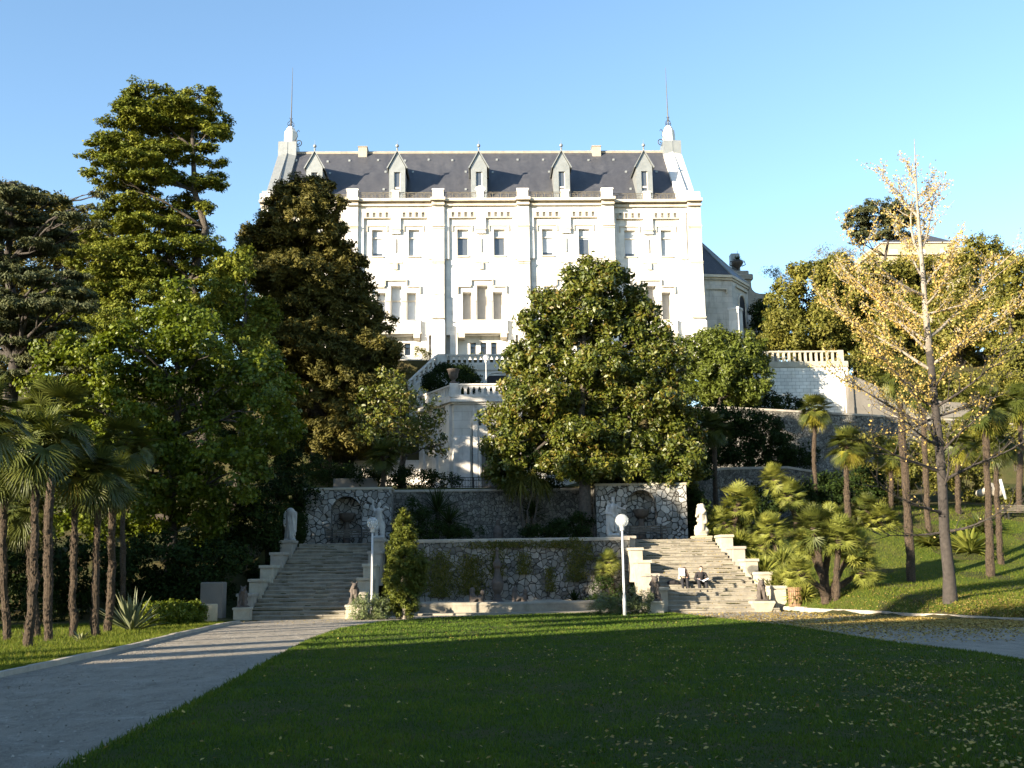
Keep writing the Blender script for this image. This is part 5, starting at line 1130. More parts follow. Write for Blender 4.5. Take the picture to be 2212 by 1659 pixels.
def person_lying():
    i0 = 6; seat = 3.7/20*(i0+1); ys = 51.6+i0*.43; x = P(1478, 1270, 54.3).x
    t = thing('person', 'person with long brown hair and beige top leaning forward on the steps, knees drawn up', 'person', (x, ys, seat)); O = Vector((x, ys+.2, seat))
    def c(m, a, b, r0, r1=None): caps(m, O+Vector(a), O+Vector(b), r0, r0 if r1 is None else r1, 12)
    m = MB(); c(m, (0, .05, .12), (0, 0, .35), .14, .13); c(m, (0, 0, .35), (0, -.08, .5), .13, .14); c(m, (-.14, -.08, .52), (.14, -.08, .52), .06); c(m, (0, -.1, .56), (.02, -.15, .62), .05); c(m, (.03, -.17, .68), (.03, -.15, .75), .075, .085); m.ball(tuple(O+Vector((.03, -.25, .68))), .016, 6, 5)
    for s in (-1, 1):
        c(m, (s*.18, -.08, .5), (s*.25, -.15, .28), .045, .04); c(m, (s*.25, -.15, .28), (s*.13, -.38, .34), .038, .028); hand(m, O+Vector((s*.13, -.38, .34)), (-s*.4, -.8, .1), -s, .9, .5)
        c(m, (s*.09, 0, .1), (s*.12, -.34, .30), .08, .065); c(m, (s*.12, -.34, .30), (s*.12, -.40, -.1), .06, .045); c(m, (s*.12, -.40, -.12), (s*.12, -.54, -.15), .04, .035)
    fuse(build('body', m, M['skin'], t), .014, 1)
    m = MB(); c(m, (0, .05, .14), (0, 0, .35), .165, .155); c(m, (0, 0, .35), (0, -.07, .48), .155, .16); c(m, (-.15, -.08, .505), (.15, -.08, .505), .075)
    for s in (-1, 1): c(m, (s*.19, -.08, .5), (s*.26, -.15, .28), .062, .055); c(m, (s*.26, -.15, .28), (s*.16, -.32, .33), .052, .042)
    fuse(build('sweater', m, M['beige_cloth'], t), .016, 2)
    m = MB(); c(m, (-.07, .03, .08), (.07, .03, .08), .12)
    for s in (-1, 1): c(m, (s*.09, 0, .11), (s*.12, -.34, .31), .10, .085); c(m, (s*.12, -.34, .31), (s*.12, -.40, -.09), .082, .07)
    fuse(build('trousers', m, M['trousers'], t), .018, 2)
    m = MB(); c(m, (.03, -.11, .74), (.03, -.13, .78), .095, .09); c(m, (.10, -.10, .70), (.17, -.14, .40), .075, .05); c(m, (-.04, -.08, .70), (-.05, -.06, .5), .07, .05); c(m, (.12, -.2, .66), (.20, -.24, .42), .04, .03); fuse(build('hair', m, M['brownhair'], t), .014, 1)
    for s in (-1, 1):
        m = MB(); c(m, (s*.12, -.40, -.13), (s*.13, -.58, -.145), .048, .04); fuse(build('shoe', m, M['trousers'], t), .014, 1)
    m = MB(); p = O+Vector((-.13, -.36, .42)); a, b = Vector((-.135, .02, .04)), Vector((.135, -.02, 0)); u = Vector((0, .10, .36)); m.add([p+a, p+b, p+b+u, p+a+u, p+a+Vector((0, .008, 0)), p+b+Vector((0, .008, 0)), p+b+u+Vector((0, .008, 0)), p+a+u+Vector((0, .008, 0))], [(0,1,2,3),(7,6,5,4),(0,4,5,1),(1,5,6,2),(2,6,7,3),(3,7,4,0)])
    tag(build('paper_sheet', m, M['paper']), 'bright white sheet of paper held up by the person in beige', 'paper')
    m = MB(); q = (x-.62, ys+.12, seat); caps(m, (q[0]-.12, q[1], q[2]+.10), (q[0]+.12, q[1], q[2]+.11), .11, .13); caps(m, (q[0]+.1, q[1]-.03, q[2]+.08), (q[0]+.32, q[1]-.02, q[2]+.06), .08, .06)
    o = fuse(build('shoulder_bag', m, M['black_cloth']), .018, 2); tag(o, 'dark shoulder bag lying on the steps left of the two people', 'bag')
person_lying()
# ================================================================== PALMS AND GARDEN PLANTS
fan_a, st_a = fan_crown(34, .78, .75, -38, 80, 11, 22, 250, .066, .18); fan_b, st_b = fan_crown(30, .74, .7, -45, 78, 12, 22, 240, .066, .24)
fan_c, st_c = fan_crown(14, .7, .6, -75, -30, 13, 18, 220, .05, .5)
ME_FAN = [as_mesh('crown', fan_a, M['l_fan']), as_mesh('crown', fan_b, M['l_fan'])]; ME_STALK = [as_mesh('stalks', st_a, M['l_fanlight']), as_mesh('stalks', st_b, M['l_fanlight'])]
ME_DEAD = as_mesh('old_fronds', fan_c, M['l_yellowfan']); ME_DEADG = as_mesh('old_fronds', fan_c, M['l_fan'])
def fan_palm(label, x, y, z0, ztop, r=.15, seed=1, s=1.0, dead='y', lean=(0, 0), group='tall fan palms on the left verge', tl=.13, mat=None):
    t = thing('fan_palm', label, 'palm tree', (x, y, z0), group); build('trunk', shaggy_trunk((x, y, z0-.2), (x+lean[0], y+lean[1], ztop), r*1.15, r*.85, seed, (random.Random(seed).uniform(-.15, .15), 0), 14, 420, tl), M['palmbark'], t)
    rel = (lean[0], lean[1], ztop-z0-.05); k = seed % 2
    me = ME_FAN[k]
    mesh_obj('crown', me, t, rel, s, seed*1.3); mesh_obj('stalks', ME_STALK[k], t, rel, s, seed*1.3)
    mesh_obj('old_fronds', ME_DEAD if dead == 'y' else ME_DEADG, t, rel, s*.95, seed*2.1); return t
# left row: px of trunk foot, py foot, px head, py crown centre, depth
left_palms = [(-40, 1425, -50, 905, 29, 'fan palm cut by the left edge of the picture'), (62, 1402, 72, 965, 31, 'fan palm whose trunk is second from the left edge'), (108, 1388, 116, 900, 33, 'tallest fan palm of the left row'), (162, 1380, 168, 1010, 35, 'fan palm with thin shaded head left of the middle of the left row'),
              (205, 1378, 208, 1030, 36.5, 'fan palm with its head merged into its neighbours, fifth trunk from the left edge'), (234, 1368, 240, 1040, 38, 'short fan palm just left of the grey agave'), (268, 1352, 270, 958, 40, 'rightmost fan palm of the left row, rising behind the grey agave'), (20, 1400, 10, 1010, 36, 'fan palm behind the first two trunks at the left edge'), (82, 1385, 60, 1110, 38, 'low fan palm head behind the left row')]
for i, (pxf, pyf, pxh, pyh, Y, lb) in enumerate(left_palms):
    Y = G(pxf, pyf).y if i < 7 else Y; a = P(pxf, 1350, Y); b = P(pxh, pyh, Y); fan_palm(lb, a.x, Y, TZ(a.x, Y), b.z, .10+.012*(i % 3), i+1, [1.15, 1.1, 1.25, 1.0, 1.05, .95, 1.25, 1.0, .9][i], 'g' if i % 3 else 'y', (b.x-a.x, 0))
# right side palms
right_palms = [(1767, 1112, 1760, 885, 66, .12, 1.0, 'y', 'slender fan palm before the white block wall'), (1835, 1125, 1830, 962, 63, .16, 1.05, 'y', 'short stout fan palm right of the slender one'),
               (1970, 1272, 1940, 815, 52, .17, 1.0, 'g', 'tall fan palm whose head hides behind the ginkgo, left of its trunk'), (2007, 1190, 1992, 850, 60, .15, 1.0, 'g', 'fan palm directly left of the ginkgo trunk'), (2140, 1268, 2128, 880, 53, .17, 1.15, 'y', 'fan palm with big yellowing head right of the ginkgo'),
               (2163, 1228, 2150, 960, 56, .13, 1.0, 'g', 'thin fan palm behind the big headed one at right'), (2200, 1120, 2205, 870, 66, .16, 1.2, 'y', 'fan palm at the far right edge near the bench'), (1545, 1090, 1540, 925, 69, .14, 1.0, 'g', 'shaded fan palm behind the sunlit lion statue'), (2070, 1100, 2072, 960, 66, .14, 1.0, 'y', 'fan palm behind the ginkgo trunk'), (1925, 1130, 1925, 985, 64, .12, .8, 'y', 'low yellowish fan palm between the stout palm and the ginkgo')]
for i, (pxf, pyf, pxh, pyh, Y, r, s, dd, lb) in enumerate(right_palms):
    a = P(pxf, pyf, Y); b = P(pxh, pyh, Y); fan_palm(lb, a.x, Y, TZ(a.x, Y), b.z, r, i+31, s, dd, (b.x-a.x, 0), 'fan palms on the right slope')
p = P(492, 600, 62); fan_palm('fan palm head showing between the pine and the dark cypress', p.x, 88, TZ(p.x, 88), P(505, 585, 88).z, .2, 51, 1.7, 'g', (0, 0), 'palms among the background trees'); p = P(822, 1000, 66)
fan_palm('small fan palm left of the small magnolia', p.x, 66.8, 7.2, P(822, 985, 66.8).z, .12, 52, .9, 'g', (0, 0), 'palms among the background trees')
# Mediterranean fan palms: clustered stems with dense round heads
sf = [fan_crown(80, .46, .56, -60, 88, 21+i, 11, 190, .040, .06, .008, -55, 25) for i in range(2)]
ME_SF = [as_mesh('fan_head', a, M['l_fanlight']) for a, b in sf]; ME_SFG = [as_mesh('fan_head', a, M['l_fan']) for a, b in sf]
def cluster_palm(label, base, heads, seed, r=.13, mat=None):
    t = thing('cluster_palm', label, 'palm', base, 'bushy clustered fan palms by the right stairs'); rd = random.Random(seed)
    for i, (px, py, dy, s) in enumerate(heads):
        s *= 1.22 if len(heads) > 2 else 1.1
        p = P(px, py, base[1]+dy); foot = Vector(base)+Vector((rd.uniform(-.3, .3), rd.uniform(-.25, .25), -.15))
        if (p-foot).length > 1.0:
            mid = (-.18*(p.x-foot.x), 0); build('stem', shaggy_trunk(foot, p, r*1.1, r, seed*7+i, mid, 8, 220, .12), M['palmbark'], t)
        mesh_obj('fan_head', (ME_SF if rd.random() < .75 else ME_SFG)[i % 2], t, p-Vector(base), s, rd.uniform(0, 6), (rd.uniform(-.2, .2), rd.uniform(-.2, .2), rd.uniform(0, 6)))
b_ = hit(1795, 1300); b_.z = TZ(b_.x, b_.y)
cluster_palm('large clump of fan palms with several dark leaning stems beside the slatted bin', tuple(b_), [(1757, 1140, 0, 1.05), (1815, 1160, -.3, 1.0), (1850, 1185, .3, .95), (1722, 1235, -.5, .75), (1745, 1175, .9, .8), (1870, 1235, .6, .8), (1800, 1130, 1.0, .9)], 1)
b_ = hit(1725, 1160); cluster_palm('pair of tall round-headed fan palms leaning left before the dark trees', (b_.x, b_.y, b_.z), [(1672, 1035, 0, 1.05), (1708, 1070, -.3, 1.1)], 2, .11)
b_ = hit(1688, 1215); cluster_palm('round fan palm head above the sunlit bushes right of the stairs', (b_.x, b_.y, b_.z), [(1665, 1145, 0, 1.05), (1640, 1180, .3, .7)], 3, .11)
b_ = hit(1585, 1172); cluster_palm('fan palm with a thick stem right behind the lion statue', (b_.x, b_.y, b_.z), [(1597, 1085, 0, 1.1), (1560, 1130, .2, .9), (1620, 1125, .6, .8), (1555, 1165, -.1, .7)], 4, .16)
b_ = hit(1905, 1140); cluster_palm('pale bushy fan palm behind the big clump', (b_.x, b_.y, b_.z), [(1870, 1100, 0, .95), (1905, 1125, -.3, 1.05), (1880, 1140, .4, .8)], 5)
b_ = P(1315, 1232, 57.2); cluster_palm('small fan palm against the vine wall left of the right stairs', (b_.x, 57.2, 1.0), [(1315, 1215, 0, .75), (1300, 1235, -.1, .6)], 6)
# low blade bushes on the slope
def bush(label, base, mb, mat, name='bush', cat='bush', group=None):
    t = thing(name, label, cat, tuple(base), group); build('foliage', moved(mb, tuple(base)), M[mat], t); return t
slope = [(1600, 1190, .9, 'sunlit low palm shoots below the lion statue'), (1650, 1235, 1.2, 'sunlit grassy bush in the middle of the slope beside the stairs'), (1700, 1255, 1.1, 'light blade bush left of the leaning palm stems'), (1625, 1215, .8, 'small blade tuft above the side blocks of the right stairs'), (1690, 1215, 1.0, 'blade bush right below the round fan palm head'), (1668, 1275, .9, 'blade bush behind the crouching sculpture'), (1738, 1285, .7, 'short blade tuft behind the slatted bin')]
for i, (px, py, s, lb) in enumerate(slope):
    b_ = hit(px, py+12); bush(lb, b_, moved(rosette(420, s*1.1, .05, 0, 88, .4, 60+i, .5, .35), (0, 0, 0)), 'l_fanlight', 'blade_bush', 'bush', 'blade bushes on the sunlit slope')
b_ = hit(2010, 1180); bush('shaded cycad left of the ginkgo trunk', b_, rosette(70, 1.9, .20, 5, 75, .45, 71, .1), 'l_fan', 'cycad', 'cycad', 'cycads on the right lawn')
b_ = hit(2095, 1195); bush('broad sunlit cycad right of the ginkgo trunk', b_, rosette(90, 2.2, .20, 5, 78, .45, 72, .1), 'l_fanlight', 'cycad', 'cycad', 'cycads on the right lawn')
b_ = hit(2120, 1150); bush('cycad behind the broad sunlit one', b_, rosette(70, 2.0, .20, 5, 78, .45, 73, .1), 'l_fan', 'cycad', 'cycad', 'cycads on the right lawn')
b_ = onground(290, 41.5); bush('grey green agave with upright blades at the end of the left palms', b_, rosette(60, 1.65, .13, 22, 88, .12, 74, .1), 'l_agave', 'agave', 'agave')
b_ = onground(1240, 56.9); b_.z = .45; bush('dark spiky agave at the foot of the vine wall', b_, rosette(34, 1.0, .10, 10, 85, .3, 75, .1), 'l_dark', 'agave', 'agave')
b_ = onground(182, 35); bush('small light fern at the foot of the left palms', b_, rosette(26, .55, .06, 15, 80, .4, 76, .1), 'l_agave', 'fern', 'fern')
for i, (px, py, Y, s, lb) in enumerate(((945, 1105, 64.6, 1.9, 'large spiky yucca in deep shade before the terrace wall'), (970, 1130, 63, 1.5, 'lower spiky yucca in shade'), (1150, 1110, 64.8, 1.1, 'small yucca below the drooping cordyline'))):
    b_ = P(px, py, Y); t = thing('yucca', lb, 'yucca', (b_.x, Y, 3.7)); build('foliage', moved(rosette(150, s, .05, -25, 88, .2, 80+i, .3), tuple(b_)), M['l_dark'], t); m = MB(); m.tube([(b_.x, Y, 3.6), tuple(b_)], .12, 8); build('stem', m, M['bark'], t)
t = thing('cordyline', 'cordyline with three thin stems and drooping yellow green heads below the magnolia', 'cordyline', (P(1130, 1150, 63.5).x, 63.5, 3.7))
for i, (px, py, s) in enumerate(((1125, 1042, 1.05), (1150, 1030, 1.0), (1172, 1045, .9), (1108, 1050, .8))):
    b_ = P(px, py, 63.5+.2*i); m = MB(); a_, r_ = limb((t.location.x+.12*i, 63.5, 3.6), b_, .07, .045, 0, .1, 6, random.Random(i)); m.tube(a_, r_, 6); build('stem', m, M['bark'], t); build('foliage', moved(rosette(150, s, .045, -50, 80, .75, 90+i, .2), tuple(b_)), M['l_vine'], t)
# hedge, herb bush, shrubs
def shrub(label, lobes, mat, cr=.25, L=.09, W=.06, per=60, seed=1, name='shrub', cat='shrub', group=None, cover=1.5, **k):
    b_ = lobes[0]; z = TZ(b_[0], b_[1]); t = thing(name, label, cat, (b_[0], b_[1], min(z, b_[2])), group); build('foliage', crown_mb(lobes, cr, L, W, per, cover, seed=seed, **k), M[mat], t)
    m = MB(); rd = random.Random(seed)
    for l in lobes[:6]:
        for q in range(3): m.tube([(l[0]+rd.uniform(-.2, .2), l[1], max(min(z, l[2]-l[5]), l[2]-l[5]*1.15)-.05), (l[0]+rd.uniform(-.4, .4)*l[3], l[1]+rd.uniform(-.4, .4)*l[4], l[2]+rd.uniform(-.3, .4)*l[5])], [.035, .01], 5, False)
    build('stems', m, M['bark'], t); return t
h0, h1 = onground(330, 44.5), onground(424, 46.5); hl = [(h0.x+(h1.x-h0.x)*i/5, h0.y+(h1.y-h0.y)*i/5, .48, .42, .42, .50) for i in range(6)]
shrub('clipped box hedge between the agave and the pale bin', hl, 'l_broad', .16, .075, .06, 60, 5, 'hedge', 'hedge', cover=2.2, jag=.05)
b_ = onground(800, 49.6); shrub('grey green herb bush with flower spikes at the foot of the left lamp', [(b_.x, 49.6, .55, .75, .6, .6), (b_.x-.45, 49.5, .4, .5, .5, .45), (b_.x+.5, 49.6, .4, .5, .5, .45)], 'l_lavender', .22, .11, .03, 90, 6, up=1.2, name='herb_bush', cat='bush')
b_ = onground(1325, 50.8); shrub('low grassy bush at the foot of the right lamp', [(b_.x-.6, 50.9, .4, .7, .5, .5), (b_.x+.3, 50.9, .45, .6, .5, .5), (b_.x+1.2, 51.0, .6, .6, .5, .65)], 'l_lavender', .22, .12, .03, 90, 7, up=1.2, name='herb_bush', cat='bush')
b_ = onground(873, 49.8); jl = [(b_.x, 49.8, .9, .62, .62, .75), (b_.x+.02, 49.8, 1.7, .9, .85, .9), (b_.x+.1, 49.8, 2.6, .85, .8, .8), (b_.x-.05, 49.8, 3.3, .62, .6, .7), (b_.x, 49.8, 4.0, .42, .42, .6), (b_.x-.02, 49.8, 4.55, .2, .2, .42)]
make_tree('juniper', 'olive green cone-shaped juniper between the left lamp and the basin', (b_.x, 49.8, 0), jl, M['l_juniper'], M['palebark'], .13, cr=.2, leafL=.14, leafW=.05, per=70, cover=2.4, up=1.4, hang=-1.2, jag=.22, branches=False, seed=8, cat='juniper')
def px_shrub(label, spec, Y, mat, **k): return shrub(label, lob(spec, Y, .8, .4, 4), mat, **k)
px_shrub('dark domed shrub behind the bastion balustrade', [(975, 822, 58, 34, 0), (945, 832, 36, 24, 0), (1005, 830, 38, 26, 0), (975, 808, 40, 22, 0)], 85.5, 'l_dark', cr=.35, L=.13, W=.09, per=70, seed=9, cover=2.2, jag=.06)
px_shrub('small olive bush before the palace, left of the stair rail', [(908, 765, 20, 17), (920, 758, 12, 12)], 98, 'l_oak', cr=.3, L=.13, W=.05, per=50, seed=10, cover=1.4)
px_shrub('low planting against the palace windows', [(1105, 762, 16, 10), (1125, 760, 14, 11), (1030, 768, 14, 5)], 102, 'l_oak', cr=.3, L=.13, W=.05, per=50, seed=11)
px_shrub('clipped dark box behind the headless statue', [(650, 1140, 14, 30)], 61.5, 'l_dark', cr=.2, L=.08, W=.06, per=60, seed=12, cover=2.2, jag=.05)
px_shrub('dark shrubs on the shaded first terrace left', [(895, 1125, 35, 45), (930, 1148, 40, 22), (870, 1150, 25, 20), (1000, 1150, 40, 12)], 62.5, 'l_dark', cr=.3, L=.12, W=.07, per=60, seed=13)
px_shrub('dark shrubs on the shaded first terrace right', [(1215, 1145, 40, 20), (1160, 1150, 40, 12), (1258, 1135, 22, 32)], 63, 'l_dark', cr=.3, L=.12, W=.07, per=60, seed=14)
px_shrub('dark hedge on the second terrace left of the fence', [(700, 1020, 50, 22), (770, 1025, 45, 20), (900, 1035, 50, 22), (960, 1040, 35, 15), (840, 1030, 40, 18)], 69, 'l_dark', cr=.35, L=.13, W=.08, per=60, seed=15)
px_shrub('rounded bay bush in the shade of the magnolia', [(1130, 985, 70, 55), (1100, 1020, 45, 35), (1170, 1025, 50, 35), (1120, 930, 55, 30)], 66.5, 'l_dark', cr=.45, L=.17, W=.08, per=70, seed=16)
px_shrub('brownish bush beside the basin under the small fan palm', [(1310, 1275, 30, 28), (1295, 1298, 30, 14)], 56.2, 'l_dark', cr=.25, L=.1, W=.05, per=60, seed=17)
# vines on the fountain wall
m = MB(); rv = np.random.RandomState(5); cc = []
for cx_, w_, top_, ln in ((-3.6, .9, 3.0, 1.9), (-2.3, .9, 3.2, 2.4), (-.7, 1.0, 3.0, 2.1), (.7, .5, 3.3, 1.5), (2.1, .5, 3.1, 1.2), (3.5, .35, 2.3, 1.3), (4.9, .7, 3.8, 2.3), (5.6, .35, 3.5, .9), (-4.5, .4, 3.6, 1.4), (1.0, 2.6, 3.7, .4), (3.9, 1.2, 3.7, .45)):
    n = int(900*w_*ln); z = top_-ln*rv.rand(n)**.8; cc.append(np.stack([cx_+rv.normal(size=n)*w_*.42, 57.94-rv.rand(n)*.16, z], 1))
cc = np.concatenate(cc); n = len(cc); leaf_quads(cc, np.array([0, -1, .3])+rv.normal(size=(n, 3))*.6, np.array([0, 0, -1.])+rv.normal(size=(n, 3))*.4, rv.uniform(.06, .14, n), rv.uniform(.04, .07, n), rv.rand(n), m)
tag(build('wall_vine', m, M['l_vine']), 'olive vines trailing over the rubble wall behind the basin', 'vine', kind='stuff')
# ================================================================== TREES
def foot(px, Y): x = P(px, 1200, Y).x; return (x, Y, TZ(x, Y))
# tall pine with layered pads
S = [(360, 335, 60, 20), (400, 385, 40, 16), (290, 540, 60, 26), (270, 580, 60, 30), (360, 620, 60, 34), (500, 580, 36, 30), (490, 660, 50, 34), (330, 216, 66, 20), (280, 232, 38, 14), (385, 232, 50, 20), (435, 205, 34, 17), (455, 222, 16, 12), (420, 250, 60, 26), (300, 265, 60, 24), (350, 280, 70, 24), (470, 280, 28, 26), (445, 285, 46, 24), (245, 300, 36, 20), (270, 320, 66, 24), (385, 310, 40, 18), (220, 345, 38, 20), (290, 352, 60, 24), (455, 350, 28, 18), (440, 320, 26, 14), (240, 385, 50, 20), (330, 385, 42, 20), (470, 385, 18, 22), (445, 400, 36, 22), (280, 415, 55, 22), (400, 435, 34, 16), (300, 450, 70, 22), (250, 470, 46, 20), (440, 450, 26, 16), (390, 465, 36, 16), (330, 490, 70, 24), (240, 510, 60, 26), (420, 495, 44, 20), (430, 530, 46, 22), (340, 540, 62, 26), (220, 560, 70, 30), (460, 560, 40, 24), (300, 590, 70, 30), (400, 590, 60, 28), (200, 620, 70, 36), (480, 615, 46, 30), (130, 650, 60, 34), (320, 650, 80, 40), (440, 670, 70, 36), (210, 690, 90, 40)]
S = [(x, y, rx*1.12, ry*(.58 if y < 520 else .85)) for x, y, rx, ry in S]
make_tree('pine_tree', 'tallest pine with layered olive pads against the sky, left of the palace', foot(437, 76), lob(S, 76, 1.0, 2.4), M['l_pine'], M['bark'], .55, trunk_top=P(415, 240, 76), cr=.45, leafL=.24, leafW=.10, per=80, cover=1.75, flat=.5, up=1.0, seed=21, jag=.25)
# blue cedar and cypress at left edge
rd_ = random.Random(9); S = []
for i in range(110):
    t_ = rd_.random(); py = 405+430*t_; px = rd_.uniform(-70, 50+130*min(1, t_*2.2)); S.append((px, py, rd_.uniform(28, 52), rd_.uniform(5, 9)))
S += [(60, 412, 40, 6), (95, 432, 46, 6), (30, 420, 40, 8), (150, 470, 34, 7), (205, 485, 26, 5), (215, 420, 22, 4), (190, 450, 22, 4)]
make_tree('cedar_tree', 'blue green cedar with drooping flat branches at the left edge', foot(10, 60), lob(S, 60, .9, 2.6), M['l_cedar'], M['greybark'], .6, trunk_top=P(20, 395, 60), cr=.34, leafL=.24, leafW=.07, per=60, cover=1.5, flat=.4, up=.6, hang=.5, seed=22, jag=.5)
S = [(150, 465, 40, 30), (195, 495, 40, 34), (215, 530, 50, 40), (240, 600, 50, 40), (150, 500, 50, 40), (200, 560, 50, 50), (180, 640, 60, 60), (20, 450, 60, 50), (20, 480, 60, 60), (90, 460, 60, 40), (130, 520, 60, 50), (60, 560, 80, 60), (20, 650, 80, 70), (130, 610, 60, 50), (-40, 600, 60, 80), (90, 700, 80, 60), (170, 560, 50, 50), (0, 760, 80, 60)]
make_tree('cypress_tree', 'olive brown cypress behind the blue cedar at the left edge', foot(70, 84), lob(S, 84), M['l_cypress'], M['bark'], .5, cr=.6, leafL=.30, leafW=.12, per=85, cover=1.4, up=.8, seed=23, jag=.25)
# big dark cypress in front of the palace
S = [(610, 405, 24, 10), (665, 400, 40, 14), (690, 410, 32, 14), (650, 430, 60, 24), (600, 440, 26, 18), (690, 445, 50, 28), (640, 470, 70, 34), (560, 505, 34, 24), (600, 510, 50, 34), (700, 500, 46, 32), (650, 540, 90, 36), (545, 540, 30, 22), (575, 565, 50, 32), (740, 555, 40, 34), (770, 575, 28, 22), (640, 600, 110, 44), (560, 600, 36, 26), (750, 620, 50, 36), (650, 670, 110, 50), (790, 660, 28, 24), (740, 690, 70, 44), (600, 730, 90, 50), (820, 700, 34, 20), (700, 760, 110, 50), (800, 745, 52, 34), (840, 760, 30, 18), (640, 800, 90, 50), (760, 820, 80, 50), (840, 800, 36, 26), (700, 880, 110, 60), (600, 870, 60, 50), (810, 870, 56, 46), (740, 940, 90, 44), (650, 950, 60, 40)]
make_tree('cypress_tree', 'broad dark cypress half hiding the left bays of the palace', foot(690, 82), lob(S, 82, 1.0, 2.0), M['l_cypress'], M['bark'], .7, trunk_top=P(660, 410, 82), cr=.50, leafL=.34, leafW=.11, per=105, cover=1.9, flat=.8, up=.9, hang=-.4, seed=24, jag=.3)
# bright broadleaf behind the palms
S = [(385, 615, 24, 28), (380, 655, 38, 34), (400, 700, 50, 40), (340, 690, 30, 26), (330, 740, 60, 40), (440, 750, 50, 40), (270, 740, 34, 26), (110, 750, 40, 34), (180, 755, 50, 36), (250, 790, 60, 44), (130, 800, 66, 50), (510, 790, 46, 34), (560, 785, 40, 28), (380, 800, 80, 50), (200, 860, 90, 50), (560, 830, 60, 44), (480, 850, 60, 50), (610, 850, 40, 34), (330, 890, 100, 60), (110, 860, 50, 50), (240, 930, 90, 50), (560, 900, 90, 60), (430, 960, 110, 70), (600, 930, 50, 50), (300, 1010, 110, 60), (500, 1020, 90, 60), (170, 990, 90, 60), (380, 1080, 130, 60), (250, 1110, 110, 60), (460, 1130, 90, 55), (130, 1090, 80, 60)]
make_tree('broadleaf_tree', 'bright green broadleaf tree filling the left side behind the fan palms', foot(375, 57), lob(S, 57, .9, 2.2), M['l_broad'], M['bark'], .35, trunk_top=P(385, 620, 57), cr=.62, leafL=.21, leafW=.15, per=150, cover=1.05, flat=.75, up=.5, hang=.6, seed=25, jag=.38, inner=.15)
# dark understory trees at left
for i, (S, Y, lb) in enumerate((([(60, 1230, 90, 60), (180, 1230, 90, 60), (20, 1150, 80, 60), (100, 1300, 90, 50), (-30, 1280, 60, 80)], 52, 'dark evergreen undergrowth behind the left trunks'), ([(330, 1220, 100, 60), (450, 1220, 90, 60), (400, 1290, 110, 36), (260, 1280, 70, 50)], 54.5, 'dark evergreen thicket behind the hedge'),
        ([(545, 1200, 55, 60), (570, 1110, 36, 60), (530, 1270, 45, 40), (590, 1040, 50, 40, 4), (550, 1130, 50, 60), (615, 1110, 36, 50, 5), (640, 1060, 40, 40, 5)], 58.5, 'dark yew thicket left of the left staircase'))):
    px_shrub(lb, S, Y, 'l_dark', cr=.45, L=.17, W=.11, per=70, seed=30+i, name='thicket', cover=1.5)
S = [(530, 570, 30, 30), (500, 600, 40, 40), (480, 650, 60, 50), (540, 690, 60, 50), (450, 720, 70, 50), (540, 760, 60, 50), (400, 700, 50, 44), (250, 700, 60, 40), (320, 720, 60, 40)]
make_tree('oak_tree', 'dark olive tree between the pine and the big cypress', foot(510, 70), lob(S, 70), M['l_pine'], M['bark'], .3, cr=.5, leafL=.24, leafW=.12, per=80, cover=1.4, seed=33)
# small open magnolia left of the bastion
S = [(860, 850, 40, 26), (810, 860, 30, 24), (900, 870, 40, 26), (830, 900, 46, 26), (780, 900, 26, 26), (890, 920, 46, 24), (940, 900, 30, 26), (920, 945, 36, 20), (830, 950, 40, 16), (870, 965, 34, 14), (945, 965, 24, 14), (790, 945, 20, 16), (850, 815, 30, 20)]
make_tree('magnolia_tree', 'small open magnolia with curved bare lower limbs left of the bastion', foot(868, 69), lob(S, 69, .9, 1.4), M['l_magnolia'], M['bark'], .28, trunk_top=P(866, 900, 69), cr=.38, leafL=.24, leafW=.11, per=26, cover=1.1, seed=26, jag=.35)
# big magnolia
S = [(1080, 1020, 40, 30), (1130, 960, 40, 34), (1230, 1000, 46, 28), (1330, 1010, 50, 24), (1410, 1015, 46, 24), (1245, 940, 60, 34, 63.6-65.5), (1215, 1000, 40, 24, -2), (1290, 1015, 40, 22, -2.2), (1275, 572, 20, 14), (1310, 585, 30, 16), (1240, 600, 30, 20), (1330, 600, 24, 16), (1280, 615, 60, 28), (1170, 640, 26, 16), (1200, 660, 46, 26), (1350, 645, 44, 28), (1270, 670, 70, 36), (1390, 680, 36, 28), (1150, 700, 34, 26), (1200, 715, 60, 36), (1330, 720, 70, 40), (1410, 730, 44, 34), (1120, 780, 36, 30), (1190, 790, 70, 44), (1290, 790, 70, 44), (1390, 790, 70, 44), (1450, 790, 40, 34), (1110, 850, 30, 34), (1180, 860, 70, 40), (1280, 870, 80, 44), (1400, 870, 80, 44), (1470, 880, 44, 34), (1080, 905, 34, 28), (1140, 920, 60, 34), (1230, 940, 70, 40), (1340, 950, 70, 40), (1450, 940, 60, 40), (1090, 960, 44, 26), (1190, 985, 40, 34), (1290, 1000, 50, 28), (1380, 1005, 60, 26), (1470, 985, 46, 30), (1450, 1030, 44, 20), (1240, 1000, 30, 22), (1500, 1010, 20, 20), (1480, 1045, 20, 12)]
make_tree('magnolia_tree', 'large glossy magnolia standing in front of the palace between the niche walls', (P(1265, 1150, 63.6).x, 63.6, 3.7), lob(S, 65.5, .9, 1.2), M['l_magnolia'], M['bark'], .42, trunk_top=P(1270, 620, 65.5), cr=.42, leafL=.25, leafW=.115, per=72, cover=2.1, seed=27, jag=.3, kmin=4)
S = [(1500, 760, 40, 34), (1550, 745, 50, 34), (1610, 750, 40, 34), (1640, 780, 28, 28), (1500, 810, 40, 40), (1570, 800, 70, 44), (1630, 820, 36, 34), (1540, 850, 60, 30), (1600, 860, 40, 20)]
